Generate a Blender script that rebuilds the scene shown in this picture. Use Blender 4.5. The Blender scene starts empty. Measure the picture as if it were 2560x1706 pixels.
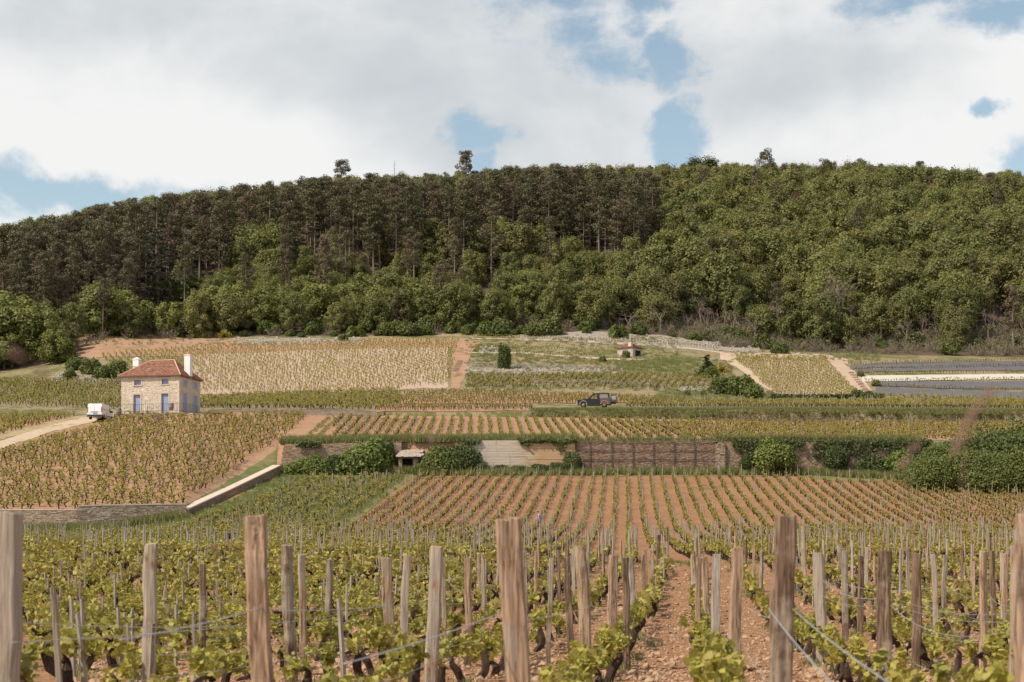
import bpy, bmesh, math, random
import numpy as np
from mathutils import Vector, Matrix
rng = np.random.default_rng(7)
random.seed(7)
R = math.radians
sc = bpy.context.scene
C = sc.collection

# ---------------------------------------------------------------- camera, sky, sun, exposure
F, HZ, UC, VC = 4000.0, 1400.0, 1280.0, 853.0      # focal length in photo pixels, row of the true horizon
CAMZ = 1.10
cd = bpy.data.cameras.new('camera'); cam = bpy.data.objects.new('camera', cd); C.objects.link(cam)
cam.location = (0, 0, CAMZ); cam.rotation_euler = (R(90), 0, 0)
cd.sensor_width = 36; cd.lens = 36 * F / 2560; cd.shift_y = (HZ - VC) / 2560
cd.clip_start = 0.05; cd.clip_end = 9000
cd.dof.use_dof = True; cd.dof.focus_distance = 115; cd.dof.aperture_fstop = 5.2
sc.camera = cam

SUN_EL, SUN_AZ = 50, -120          # azimuth measured from straight ahead (+Y), negative = to the left
sd = (math.cos(R(SUN_EL)) * math.sin(R(SUN_AZ)), math.cos(R(SUN_EL)) * math.cos(R(SUN_AZ)), math.sin(R(SUN_EL)))
sl = bpy.data.lights.new('sun', 'SUN'); sl.energy = 5.0; sl.angle = R(0.53); sl.color = (1, .91, .77)
so = bpy.data.objects.new('sun', sl); C.objects.link(so)
so.rotation_euler = Vector(sd).to_track_quat('Z', 'Y').to_euler(); so.location = (-60, -30, 80)

class NT:
    """tiny helper to write node trees"""
    def __init__(s, nt):
        s.nt = nt; nt.nodes.clear()
    def n(s, typ, ins=None, **kw):
        nd = s.nt.nodes.new(typ)
        for k, v in kw.items(): setattr(nd, k, v)
        for k, v in (ins or {}).items():
            sk = nd.inputs[k]
            if hasattr(v, 'is_output'): s.nt.links.new(v, sk)
            else: sk.default_value = v
        return nd
    def m(s, op, a, b=0.0, c=None):
        nd = s.nt.nodes.new('ShaderNodeMath'); nd.operation = op
        for i, v in enumerate((a, b) if c is None else (a, b, c)):
            if hasattr(v, 'is_output'): s.nt.links.new(v, nd.inputs[i])
            else: nd.inputs[i].default_value = v
        return nd.outputs[0]
    def ss(s, x, lo, hi, a=0.0, b=1.0):
        nd = s.n('ShaderNodeMapRange', {0: x, 1: lo, 2: hi, 3: a, 4: b}, interpolation_type='SMOOTHSTEP')
        return nd.outputs[0]
    def mix(s, f, a, b, typ='MIX'):
        nd = s.nt.nodes.new('ShaderNodeMix'); nd.data_type = 'RGBA'; nd.blend_type = typ
        for i, v in ((0, f), (6, a), (7, b)):
            if hasattr(v, 'is_output'): s.nt.links.new(v, nd.inputs[i])
            else: nd.inputs[i].default_value = (v if i == 0 else (*v, 1) if len(v) == 3 else v)
        return nd.outputs[2]
    def noise(s, vec, scale, detail=4, rough=.55, dist=0.0):
        return s.n('ShaderNodeTexNoise', {'Vector': vec, 'Scale': scale, 'Detail': detail, 'Roughness': rough, 'Distortion': dist}).outputs[0]

w = bpy.data.worlds.new('World'); sc.world = w; w.use_nodes = True
N = NT(w.node_tree)
sky = N.n('ShaderNodeTexSky', sky_type='NISHITA', sun_disc=False, sun_elevation=R(SUN_EL), sun_rotation=R(SUN_AZ), air_density=1.0, dust_density=0.6, ozone_density=1.3)
gen = N.n('ShaderNodeTexCoord').outputs['Generated']
sep = N.n('ShaderNodeSeparateXYZ', {0: gen})
wn = N.n('ShaderNodeTexNoise', {'Vector': gen, 'Scale': 16.0, 'Detail': 5.0, 'Roughness': .6}).outputs['Color']
wv = N.n('ShaderNodeVectorMath', {0: N.n('ShaderNodeVectorMath', {0: wn, 1: (.5, .5, .5)}, operation='SUBTRACT').outputs[0], 1: (.075, .075, .05)}, operation='MULTIPLY').outputs[0]
sep = N.n('ShaderNodeSeparateXYZ', {0: N.n('ShaderNodeVectorMath', {0: gen, 1: wv}, operation='ADD').outputs[0]})
dx, dy, dz = sep.outputs
stretch = N.n('ShaderNodeVectorMath', {0: gen, 1: (1, 1, 1.7)}, operation='MULTIPLY').outputs[0]
n1 = N.noise(stretch, 7.0, 9, .58, .25)
n2 = N.noise(stretch, 3.4, 5, .5, .4)
n3 = N.noise(stretch, 26.0, 9, .64, .3)
front = N.ss(dy, 0.0, 0.3)
def blob(u, row, a, b):
    cx, cz = (u - UC) / F, (HZ - row) / F
    L = math.sqrt(1 + cx * cx + cz * cz); cx /= L; cz /= L
    ex = N.m('DIVIDE', N.m('SUBTRACT', dx, cx), a / F); ez = N.m('DIVIDE', N.m('SUBTRACT', dz, cz), b / F)
    r = N.m('SQRT', N.m('ADD', N.m('MULTIPLY', ex, ex), N.m('MULTIPLY', ez, ez)))
    return N.m('MULTIPLY', N.ss(r, 0.0, 1.9, 1.0, 0.0), front)
def field(lst):
    g = None
    for b in lst:
        x = blob(*b); g = x if g is None else N.m('MAXIMUM', g, x)
    return g
gaps = field([(1400, 0, 150, 95), (1560, -10, 90, 80), (1440, 90, 115, 85), (1535, 165, 85, 60), (1480, 140, 90, 60), (1655, 165, 45, 50), (1190, 318, 62, 46), (1206, 388, 34, 40), (1705, 365, 66, 66), (1690, 300, 40, 50),
              (2482, 258, 34, 20), (170, 488, 270, 40), (30, 462, 80, 55), (2330, -20, 190, 55), (2530, 15, 120, 42), (2562, 395, 65, 50)])
wisp = N.m('MULTIPLY', blob(1505, 75, 60, 110), .42)
rag = N.m('ADD', N.m('MULTIPLY', N.m('SUBTRACT', n3, .5), 2.3), N.m('MULTIPLY', N.m('SUBTRACT', n1, .5), 1.7))
dens = N.m('SUBTRACT', N.m('SUBTRACT', N.m('MULTIPLY', gaps, 1.3), .27), N.m('ADD', N.m('MULTIPLY', rag, N.ss(gaps, 0.0, .25)), wisp))
far_gap = N.m('MULTIPLY', N.ss(N.m('ADD', N.noise(stretch, 4.2, 6, .55, .3), N.ss(dz, .35, .75, 0, .28)), .55, .68), N.ss(dz, .33, .5))
cov = N.m('SUBTRACT', 1.0, N.m('MAXIMUM', N.ss(dens, -.30, .80), far_gap))
shade = N.m('ADD', N.m('MULTIPLY', N.m('SUBTRACT', n2, .5), 2.0), N.m('MULTIPLY', N.m('SUBTRACT', n1, .5), 1.5))
shade = N.m('ADD', shade, N.m('MULTIPLY', field([(720, 180, 520, 150), (2080, 170, 330, 110), (250, 50, 330, 130)]), .6))
cl = N.mix(N.ss(shade, -.1, .95), (8.7, 8.7, 8.65), (5.6, 6.0, 6.3))
blue = N.mix(1.0, sky.outputs[0], (1.95, 1.72, 1.38), 'MULTIPLY')
col = N.mix(cov, blue, cl)
bg = N.n('ShaderNodeBackground', {'Color': col, 'Strength': 0.1})
N.n('ShaderNodeOutputWorld', {'Surface': bg.outputs[0]})
sc.view_settings.view_transform = 'Standard'; sc.view_settings.look = 'None'
sc.view_settings.exposure = 0.06; sc.view_settings.gamma = 1.0; sc.view_settings.use_curve_mapping = False
sc.cycles.max_bounces = 6; sc.cycles.diffuse_bounces = 3; sc.cycles.transmission_bounces = 4

# ---------------------------------------------------------------- materials
MATS = {}
def newmat(name):
    m = bpy.data.materials.new(name); m.use_nodes = True; MATS[name] = m
    return m, NT(m.node_tree)
def finish(N, color, rough=.9, spec=.2, bump=None, bstr=.3, bdist=.05, metal=0.0):
    ins = {'Base Color': color if hasattr(color, 'is_output') else (*color, 1), 'Roughness': rough, 'Specular IOR Level': spec, 'Metallic': metal}
    if bump is not None:
        ins['Normal'] = N.n('ShaderNodeBump', {'Height': bump, 'Strength': bstr, 'Distance': bdist}).outputs[0]
    p = N.n('ShaderNodeBsdfPrincipled', ins)
    N.n('ShaderNodeOutputMaterial', {'Surface': p.outputs[0]})
def flat(name, c, rough=.8, spec=.3, var=.12, scale=8.0, metal=0.0):
    m, N = newmat(name)
    o = N.n('ShaderNodeTexCoord').outputs['Object']
    n = N.noise(o, scale, 5)
    d = tuple(x * (1 - var) for x in c); b = tuple(min(x * (1 + var), .95) for x in c)
    finish(N, N.mix(n, d, b), rough, spec, n, .1, .02, metal)
    return m
def leafmat(name, cs, trans=.25, tcol=None, clump=.0):
    """per-object tint x per-leaf tint, with some light passing through"""
    m, N = newmat(name)
    oi = N.n('ShaderNodeObjectInfo'); ge = N.n('ShaderNodeNewGeometry')
    r = N.n('ShaderNodeValToRGB', {0: oi.outputs['Random']})
    el = r.color_ramp.elements
    while len(el) < len(cs): el.new(.5)
    for i, c in enumerate(cs): el[i].position = i / max(1, len(cs) - 1); el[i].color = (*c, 1)
    isl = ge.outputs['Random Per Island']
    v = N.n('ShaderNodeHueSaturation', {'Color': r.outputs[0], 'Hue': N.m('ADD', .485, N.m('MULTIPLY', isl, .03)), 'Saturation': .95, 'Value': N.m('ADD', .86, N.m('MULTIPLY', isl, .28))}).outputs[0]
    df = N.n('ShaderNodeBsdfPrincipled', {'Base Color': v, 'Roughness': .55, 'Specular IOR Level': .25})
    tr = N.n('ShaderNodeBsdfTranslucent', {'Color': N.mix(1.0, v, (1.15, 1.2, .7), 'MULTIPLY')})
    mx = N.n('ShaderNodeMixShader', {0: trans, 1: df.outputs[0], 2: tr.outputs[0]})
    N.n('ShaderNodeOutputMaterial', {'Surface': mx.outputs[0]})
    return m
def soil(name, c_a, c_b, c_c, weeds=None, wamt=.0, stone=(.42, .33, .26)):
    m, N = newmat(name)
    o = N.n('ShaderNodeNewGeometry').outputs['Position']
    a = N.noise(o, .35, 5); b = N.noise(o, 5.0, 6, .7); s = N.noise(o, 14.0, 4, .65)
    col = N.mix(N.ss(a, .3, .7), c_a, c_b)
    col = N.mix(N.ss(b, .42, .72), col, c_c)
    col = N.mix(N.ss(s, .56, .66), col, stone)
    if weeds:
        g = N.m('ADD', N.noise(o, .8, 6, .65), N.m('MULTIPLY', N.m('SUBTRACT', N.noise(o, .09, 3), .5), .8))
        col = N.mix(N.ss(g, .62 - wamt, .78 - wamt), col, weeds)
    h = N.m('ADD', N.m('MULTIPLY', b, .7), N.m('MULTIPLY', s, .3))
    finish(N, col, .95, .1, h, .7, .12)
    return m
def stonemat(name, cs, rough=.9):
    m, N = newmat(name)
    isl = N.n('ShaderNodeNewGeometry').outputs['Random Per Island']
    o = N.n('ShaderNodeTexCoord').outputs['Object']
    r = N.n('ShaderNodeValToRGB', {0: isl})
    el = r.color_ramp.elements
    while len(el) < len(cs): el.new(.5)
    for i, c in enumerate(cs): el[i].position = i / (len(cs) - 1); el[i].color = (*c, 1)
    n = N.noise(o, 6, 6, .6); big = N.noise(o, .7, 4, .6)
    col = N.mix(N.ss(n, .3, .75), r.outputs[0], N.mix(1.0, r.outputs[0], (.62, .6, .58), 'MULTIPLY'))
    col = N.mix(N.ss(big, .5, .75, 0, .5), col, N.mix(1.0, col, (.7, .66, .6), 'MULTIPLY'))
    finish(N, col, rough, .15, n, .4, .04)
    return m
def woodmat(name, light, dark, grey, gamt=.5):
    m, N = newmat(name)
    o = N.n('ShaderNodeTexCoord').outputs['Object']; oi = N.n('ShaderNodeObjectInfo').outputs['Random']
    off = N.n('ShaderNodeCombineXYZ', {0: N.m('MULTIPLY', oi, 37.), 1: N.m('MULTIPLY', oi, 11.), 2: N.m('MULTIPLY', oi, 23.)}).outputs[0]
    p = N.n('ShaderNodeVectorMath', {0: o, 1: off}, operation='ADD').outputs[0]
    st = N.n('ShaderNodeVectorMath', {0: p, 1: (60, 60, 2.2)}, operation='MULTIPLY').outputs[0]
    st2 = N.n('ShaderNodeVectorMath', {0: p, 1: (16, 16, 1.4)}, operation='MULTIPLY').outputs[0]
    g = N.noise(st, 1.0, 6, .65, .6); b = N.noise(st2, 1.0, 5, .6, .8); l = N.noise(p, 3.0, 5, .65)
    col = N.mix(N.ss(g, .32, .68), dark, light)
    crk = N.m('ABSOLUTE', N.m('SUBTRACT', N.noise(N.n('ShaderNodeVectorMath', {0: p, 1: (26, 26, .9)}, operation='MULTIPLY').outputs[0], 1.0, 4, .6, .5), .5))
    col = N.mix(N.ss(crk, .0, .022, .85, 0), col, tuple(x * .22 for x in dark))
    col = N.mix(N.ss(b, .50, .70, 0, .75), col, tuple(x * .42 for x in dark))
    col = N.mix(N.ss(N.m('ADD', l, N.m('MULTIPLY', N.m('SUBTRACT', oi, .5), .5)), .62 - gamt * .3, .75 - gamt * .2), col, N.mix(N.ss(g, .3, .7), tuple(x * .55 for x in grey), grey))
    finish(N, col, .85, .2, N.m('ADD', g, b), .9, .012)
    return m

SOIL = soil('red soil', (.285, .143, .070), (.21, .10, .05), (.36, .205, .112), (.13, .13, .045), .0, (.47, .34, .225))
SOIL2 = soil('terrace soil', (.33, .185, .105), (.27, .145, .082), (.40, .25, .155), (.16, .145, .05), .0, (.48, .37, .27))
HILL = soil('dry hillside', (.26, .195, .11), (.19, .16, .075), (.33, .25, .16), (.125, .125, .045), .17, (.44, .39, .33))
GRASSY = soil('grassy ground', (.20, .17, .08), (.155, .15, .06), (.25, .195, .105), (.115, .14, .045), .14, (.28, .22, .13))
PALE = soil('pale stony soil', (.42, .29, .205), (.46, .355, .275), (.36, .245, .165), None, 0, (.53, .455, .385))
ORANGE = soil('orange bare soil', (.36, .205, .122), (.30, .17, .10), (.41, .27, .18), (.15, .135, .055), .04, (.46, .37, .29))
TRACK = soil('dusty track', (.46, .35, .24), (.42, .32, .21), (.51, .41, .30), (.26, .2, .1), .02, (.55, .47, .38))
FLOOR = soil('forest floor', (.10, .07, .045), (.075, .055, .035), (.15, .10, .07), (.05, .055, .02), .05, (.2, .16, .12))
SCREE = soil('limestone scree', (.30, .255, .20), (.25, .21, .15), (.36, .31, .26), (.12, .11, .045), .10, (.46, .42, .37))
CLOTH = flat('dark weed cloth', (.115, .105, .11), .75, .3, .25, .6)
WGRAV = flat('white gravel', (.50, .46, .385), .9, .2, .2, 3)

VINE_L = leafmat('vine leaf', [(.29, .265, .050), (.37, .32, .065), (.26, .245, .052), (.40, .335, .07)], .30)
VINE_F = leafmat('distant vine leaf', [(.31, .275, .060), (.38, .32, .075), (.28, .26, .060), (.41, .335, .085)], .28)
VINE_W = flat('vine bark', (.055, .036, .027), .95, .1, .45, 18)
OAK_L = leafmat('broadleaf foliage', [(.140, .152, .045), (.205, .205, .062), (.165, .178, .056), (.235, .222, .072), (.160, .150, .058)], .36)
OAK_B = leafmat('bright broadleaf foliage', [(.205, .215, .055), (.175, .19, .05), (.235, .23, .062)], .34)
PINE_L = leafmat('pine needles', [(.118, .100, .050), (.090, .086, .040), (.140, .106, .060), (.104, .100, .044), (.160, .108, .070)], .12)
DEAD_L = leafmat('withered pine needles', [(.135, .075, .048), (.11, .07, .05), (.15, .085, .055)], .1)
CEDAR_L = leafmat('cedar needles', [(.055, .066, .043), (.06, .07, .045)], .06)
SHRUB_L = leafmat('shrub foliage', [(.12, .15, .035), (.15, .175, .04), (.10, .125, .033), (.17, .18, .055)], .25)
IVY_L = leafmat('ivy foliage', [(.075, .098, .028), (.095, .118, .034)], .2)
GORSE_L = leafmat('gorse blossom', [(.34, .27, .03), (.24, .23, .04)], .2)
GRASS_L = leafmat('grass blade', [(.20, .21, .072), (.25, .235, .09), (.17, .19, .06), (.30, .255, .125)], .34)
TWIG = flat('bare twigs', (.21, .165, .135), .95, .1, .3, 3)
BARK = flat('pine bark', (.25, .195, .155), .95, .1, .35, 2)
BARK2 = flat('dark bark', (.12, .095, .07), .95, .1, .3, 2)
POSTM = woodmat('split post wood', (.53, .38, .26), (.24, .145, .088), (.46, .38, .30), .35)
POSTD = woodmat('barked post wood', (.33, .225, .15), (.085, .05, .033), (.42, .34, .26), .4)
STAKEM = woodmat('weathered grey stake', (.40, .33, .26), (.21, .165, .125), (.43, .375, .315), .9)
WIREM = flat('galvanised wire', (.50, .50, .51), .45, .5, .1, 20, .6)
LIME = stonemat('golden limestone', [(.71, .605, .475), (.75, .65, .525), (.68, .565, .435), (.78, .69, .575), (.71, .59, .45)])
DRYST = stonemat('dry wall stone', [(.40, .29, .20), (.33, .22, .15), (.46, .36, .26), (.28, .18, .12), (.50, .41, .31)])
LOWST = stonemat('low wall stone', [(.46, .38, .29), (.38, .29, .21), (.54, .46, .36), (.33, .25, .18)])
DARKST = stonemat('mossy stone', [(.17, .12, .09), (.24, .17, .12), (.13, .09, .07), (.28, .2, .15)])
ROCKM = stonemat('grey rock', [(.45, .41, .37), (.36, .32, .28), (.54, .50, .46)])
CLODM = stonemat('red clod', [(.34, .17, .085), (.46, .27, .16), (.22, .10, .05), (.52, .35, .225), (.38, .20, .11), (.26, .125, .065)])
JOINT = flat('wall joint', (.20, .145, .10), .95, .1, .3, 4)
MORTAR = flat('pale mortar', (.58, .49, .375), .95, .1, .15, 3)
COPING = flat('pale coping stone', (.56, .45, .36), .85, .2, .12, 2)
TILE = stonemat('clay roof tile', [(.36, .15, .095), (.42, .21, .14), (.27, .11, .08), (.46, .28, .20), (.21, .10, .08)])
TILEB = flat('tile bed', (.22, .10, .07))
WHITE = flat('white render', (.78, .76, .72), .8, .2, .06, 3)
BLUE = flat('blue painted wood', (.29, .335, .50), .6, .3, .1, 4)
DBLUE = flat('dark blue shutter', (.05, .085, .17), .6, .3, .1, 4)
DARKW = flat('dark opening', (.03, .022, .018), .9, .1)
IRON = flat('dark iron', (.07, .06, .055), .6, .4)
CARB = flat('dark blue car paint', (.010, .011, .020), .35, .5, .1, 1)
CARR = flat('rusty red panel', (.16, .075, .065), .5, .4, .25, 2)
VANW = flat('white van paint', (.74, .74, .74), .35, .5, .03, 1)
RUBBER = flat('tyre rubber', (.022, .021, .02), .85, .2)
PLAST = flat('black plastic', (.035, .034, .034), .6, .3)
GLASS = flat('tinted glass', (.05, .055, .06), .12, .6, .05, 1)
CHROME = flat('dull metal', (.5, .5, .5), .35, .5, .1, 6, .8)
REDL = flat('red lamp glass', (.42, .03, .025), .3, .5, .05)
WHEELM = flat('wheel rim', (.22, .20, .165), .6, .3, .15, 6, .0)
BARRELM = woodmat('barrel oak', (.30, .21, .14), (.17, .11, .07), (.34, .31, .28), .7)
SKIN = flat('skin', (.46, .26, .19), .6, .3, .05)
SHIRT = flat('lavender blue shirt', (.30, .28, .55), .9, .1, .08)
TROUS = flat('brown trousers', (.27, .17, .115), .9, .1, .12)
HAIR = flat('dark brown hair', (.06, .028, .025), .8, .2)
STEMB = flat('dry flower stem', (.20, .125, .10), .9, .1, .25, 30)
def concretemat():
    m, N = newmat('board marked concrete')
    o = N.n('ShaderNodeTexCoord').outputs['Object']; s = N.n('ShaderNodeSeparateXYZ', {0: o})
    n = N.noise(N.n('ShaderNodeVectorMath', {0: o, 1: (.35, 1, 3.2)}, operation='MULTIPLY').outputs[0], 2.0, 7, .65)
    d = N.noise(N.n('ShaderNodeVectorMath', {0: o, 1: (1.2, 1, .25)}, operation='MULTIPLY').outputs[0], 1.6, 6, .6)
    tan = N.ss(N.m('ADD', s.outputs[0], N.m('MULTIPLY', N.m('SUBTRACT', n, .5), 7.)), -1.6, 2.2)
    col = N.mix(tan, (.53, .46, .38), (.50, .335, .19))
    col = N.mix(N.ss(n, .4, .7, 0, .55), col, N.mix(1.0, col, (.70, .64, .58), 'MULTIPLY'))
    col = N.mix(N.ss(d, .55, .75, 0, .5), col, (.33, .22, .13))
    finish(N, col, .9, .15, n, .4, .03)
    return m
CONC = concretemat()

# ---------------------------------------------------------------- mesh helpers
class MB:
    def __init__(s): s.v = []; s.f = []; s.m = []; s.n = 0
    def add(s, v, f, mat=0):
        v = np.asarray(v, float); s.v.append(v)
        s.f += [tuple(int(i) + s.n for i in q) for q in f]; s.m += [mat] * len(f); s.n += len(v)
        return s
    def box(s, lo, hi, mat=0, jit=0.0):
        x0, y0, z0 = lo; x1, y1, z1 = hi
        v = np.array([(x0, y0, z0), (x1, y0, z0), (x1, y1, z0), (x0, y1, z0), (x0, y0, z1), (x1, y0, z1), (x1, y1, z1), (x0, y1, z1)], float)
        if jit: v += rng.uniform(-jit, jit, v.shape)
        return s.add(v, [(0, 3, 2, 1), (4, 5, 6, 7), (0, 1, 5, 4), (1, 2, 6, 5), (2, 3, 7, 6), (3, 0, 4, 7)], mat)
    def tube(s, pts, rad, sides=5, mat=0, cap=True):
        pts = np.asarray(pts, float); n = len(pts); rad = np.broadcast_to(rad, n)
        t = np.gradient(pts, axis=0); t /= np.linalg.norm(t, axis=1)[:, None] + 1e-9
        ref = np.where(np.abs(t[:, 2:3]) > .9, np.array([[1., 0, 0]]), np.array([[0, 0, 1.]]))
        a = np.cross(t, ref); a /= np.linalg.norm(a, axis=1)[:, None] + 1e-9; b = np.cross(t, a)
        th = np.arange(sides) * 2 * np.pi / sides
        v = (pts[:, None] + rad[:, None, None] * (a[:, None] * np.cos(th)[None, :, None] + b[:, None] * np.sin(th)[None, :, None])).reshape(-1, 3)
        f = [(i * sides + j, i * sides + (j + 1) % sides, (i + 1) * sides + (j + 1) % sides, (i + 1) * sides + j) for i in range(n - 1) for j in range(sides)]
        if cap: f += [tuple(range(sides))[::-1], tuple(range((n - 1) * sides, n * sides))]
        return s.add(v, f, mat)
    def lathe(s, prof, sides=14, mat=0, axis='z', c=(0, 0, 0)):
        th = np.arange(sides) * 2 * np.pi / sides; v = []
        for r, z in prof:
            p = np.stack([r * np.cos(th), r * np.sin(th), np.full(sides, z)], 1)
            if axis == 'x': p = p[:, [2, 0, 1]]
            if axis == 'y': p = p[:, [1, 2, 0]]
            v.append(p + np.array(c))
        n = len(prof)
        f = [(i * sides + j, i * sides + (j + 1) % sides, (i + 1) * sides + (j + 1) % sides, (i + 1) * sides + j) for i in range(n - 1) for j in range(sides)]
        f += [tuple(range(sides))[::-1], tuple(range((n - 1) * sides, n * sides))]
        return s.add(np.concatenate(v), f, mat)
    def prism(s, poly, y0, y1, mat=0):
        """poly of (x,z) extruded along y"""
        n = len(poly); v = [(x, y0, z) for x, z in poly] + [(x, y1, z) for x, z in poly]
        f = [tuple(range(n)), tuple(range(2 * n - 1, n - 1, -1))] + [(i, i + n, (i + 1) % n + n, (i + 1) % n) for i in range(n)]
        return s.add(v, f, mat)
    def mesh(s, name, mats, smooth=False):
        me = bpy.data.meshes.new(name)
        v = np.concatenate(s.v) if s.v else np.zeros((0, 3))
        me.from_pydata(v.tolist(), [], s.f)
        for m in (mats if isinstance(mats, (list, tuple)) else [mats]): me.materials.append(m)
        me.polygons.foreach_set('material_index', np.array(s.m, 'i'))
        if smooth: me.polygons.foreach_set('use_smooth', np.ones(len(s.f), bool))
        me.update()
        return me
def link(name, me, parent=None, loc=(0, 0, 0), kind=None):
    o = bpy.data.objects.new(name, me); C.objects.link(o); o.location = loc
    if parent is not None: o.parent = parent
    if kind: o['kind'] = kind
    return o
def fixn(me):
    bm = bmesh.new(); bm.from_mesh(me); bmesh.ops.recalc_face_normals(bm, faces=bm.faces); bm.to_mesh(me); bm.free(); return me
def tag(o, label, cat, group=None):
    o['label'] = label; o['category'] = cat
    if group: o['group'] = group
    return o
def thing(name, label, cat, loc=(0, 0, 0), rz=0.0, group=None, scale=None):
    o = bpy.data.objects.new(name, None); C.objects.link(o); o.location = loc; o.rotation_euler = (0, 0, rz)
    o.empty_display_size = .2
    o['kind'] = 'thing'
    if scale: o.scale = scale if hasattr(scale, '__len__') else (scale,) * 3
    return tag(o, label, cat, group)
def part(name, mb, mats, parent, smooth=False, kind=None):
    return link(name, fixn(mb.mesh(name, mats, smooth)), parent, kind=kind)
def leaves(mb, cen, size, nrm=None, bias=1.0, aspect=1.0, mat=0, lobed=False):
    """leaf faces at centres, normals leaning towards nrm"""
    n = len(cen); size = np.broadcast_to(size, n)
    d = rng.normal(size=(n, 3)); d /= np.linalg.norm(d, axis=1)[:, None]
    if nrm is not None: d = d + np.asarray(nrm) * bias
    d /= np.linalg.norm(d, axis=1)[:, None] + 1e-9
    t = rng.normal(size=(n, 3)); a = np.cross(d, t); a /= np.linalg.norm(a, axis=1)[:, None] + 1e-9; b = np.cross(d, a)
    if not lobed:
        sh = np.array([(-.5, -.5), (.5, -.35), (.55, .5), (-.4, .5)])
        k = 4; zz = np.array([0, .12, 0, -.12])
    else:
        sh = np.array([(0, -.5), (.34, -.42), (.5, -.02), (.36, .12), (.3, .42), (0, .62), (-.3, .42), (-.36, .12), (-.5, -.02), (-.34, -.42)]) * 1.05
        k = 10; zz = np.array([0, .1, .16, .06, .1, -.06, .1, .06, .16, .1])
    sh = np.broadcast_to(sh, (n, k, 2)) * (1 + rng.uniform(-.2, .2, (n, k, 1)))
    v = cen[:, None] + size[:, None, None] * (a[:, None] * sh[..., 0:1] * aspect + b[:, None] * sh[..., 1:2] + d[:, None] * zz[None, :, None])
    idx = np.arange(n * k).reshape(n, k)
    mb.add(v.reshape(-1, 3), idx.tolist(), mat)
    return mb
def sph(n):
    d = rng.normal(size=(n, 3)); return d / np.linalg.norm(d, axis=1)[:, None]

# ---------------------------------------------------------------- the lie of the land
# profiles along each bearing u (photo column) : distance, height above camera; higher terraces as distance, photo row
L_TAB = {u: p for u, p in {
    -900: [(-50, -1.0), (0, -1.0), (7.5, -1.07), (13.1, -1.16), (17.7, -1.25), (25.6, -1.23), (31, -1.16), (35, -1.06), (52, -.39), (62, -.02), (80, .30), (100, .80), (125, 1.8), (135, 2.4), (175, 7)],
    300: [(-50, -1.0), (0, -1.0), (7.5, -1.07), (13.1, -1.16), (17.7, -1.25), (25.6, -1.23), (31, -1.16), (35, -1.06), (52, -.39), (62, -.02), (80, .30), (100, .80), (125, 1.8), (135, 2.5), (175, 8)],
    460: [(-50, -1.0), (0, -1.0), (7.5, -1.07), (13.1, -1.16), (17.7, -1.25), (25.6, -1.23), (31, -1.16), (35, -1.06), (52, -.39), (62, -.02), (80, .32), (100, .95), (125, 2.1), (137, 3.7), (150, 5.5), (175, 9.3)],
    700: [(-50, -1.0), (0, -1.0), (7.5, -1.07), (13.1, -1.16), (17.7, -1.25), (25.6, -1.23), (31, -1.16), (35, -1.06), (52, -.39), (62, -.02), (80, .34), (100, 1.02), (125, 2.3), (140, 4.3), (155, 6.4), (175, 9.7)],
    1000: [(-50, -1.0), (0, -1.0), (7.5, -1.07), (13.1, -1.16), (17.7, -1.25), (25.6, -1.23), (31, -1.16), (35, -1.06), (52, -.39), (62, -.02), (80, .34), (100, 1.07), (125, 2.39), (140, 4.35), (155, 6.6), (175, 9.75)],
    2300: [(-50, -1.0), (0, -1.0), (7.5, -1.07), (13.1, -1.16), (17.7, -1.25), (25.6, -1.23), (31, -1.16), (35, -1.06), (52, -.39), (62, -.02), (80, .34), (100, 1.07), (125, 2.39), (140, 4.3), (155, 6.4), (175, 9.5)]}.items()}
def rz_(l): return [(Y, (HZ - r) / F * Y) for Y, r in l]
M_TAB = {u: rz_(l) for u, l in {
    -900: [(135, 1278), (175, 1123), (213, 1042)], 0: [(135, 1278), (175, 1123), (213, 1042)],
    250: [(135, 1278), (170, 1131), (205, 1049), (213, 1038)], 465: [(137, 1273), (170, 1131), (200, 1038), (203, 1032), (213, 1030)],
    580: [(155, 1226), (160, 1200), (170, 1152), (190, 1080), (207, 1037), (213, 1031)],
    690: [(171, 1168), (176, 1142), (185, 1108), (208, 1040), (213, 1034)],
    703: [(173.4, 1166), (178, 1140), (188, 1104), (208, 1040), (213, 1035)],
    715: [(174, 1112), (185, 1094), (210, 1040), (213, 1036)], 1000: [(174, 1106), (178, 1098), (216, 1040)],
    1500: [(174, 1106), (178, 1098), (216, 1047)], 2000: [(174, 1106), (178, 1100), (216, 1057)], 2700: [(174, 1110), (178, 1105), (216, 1060)]}.items()}
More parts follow.
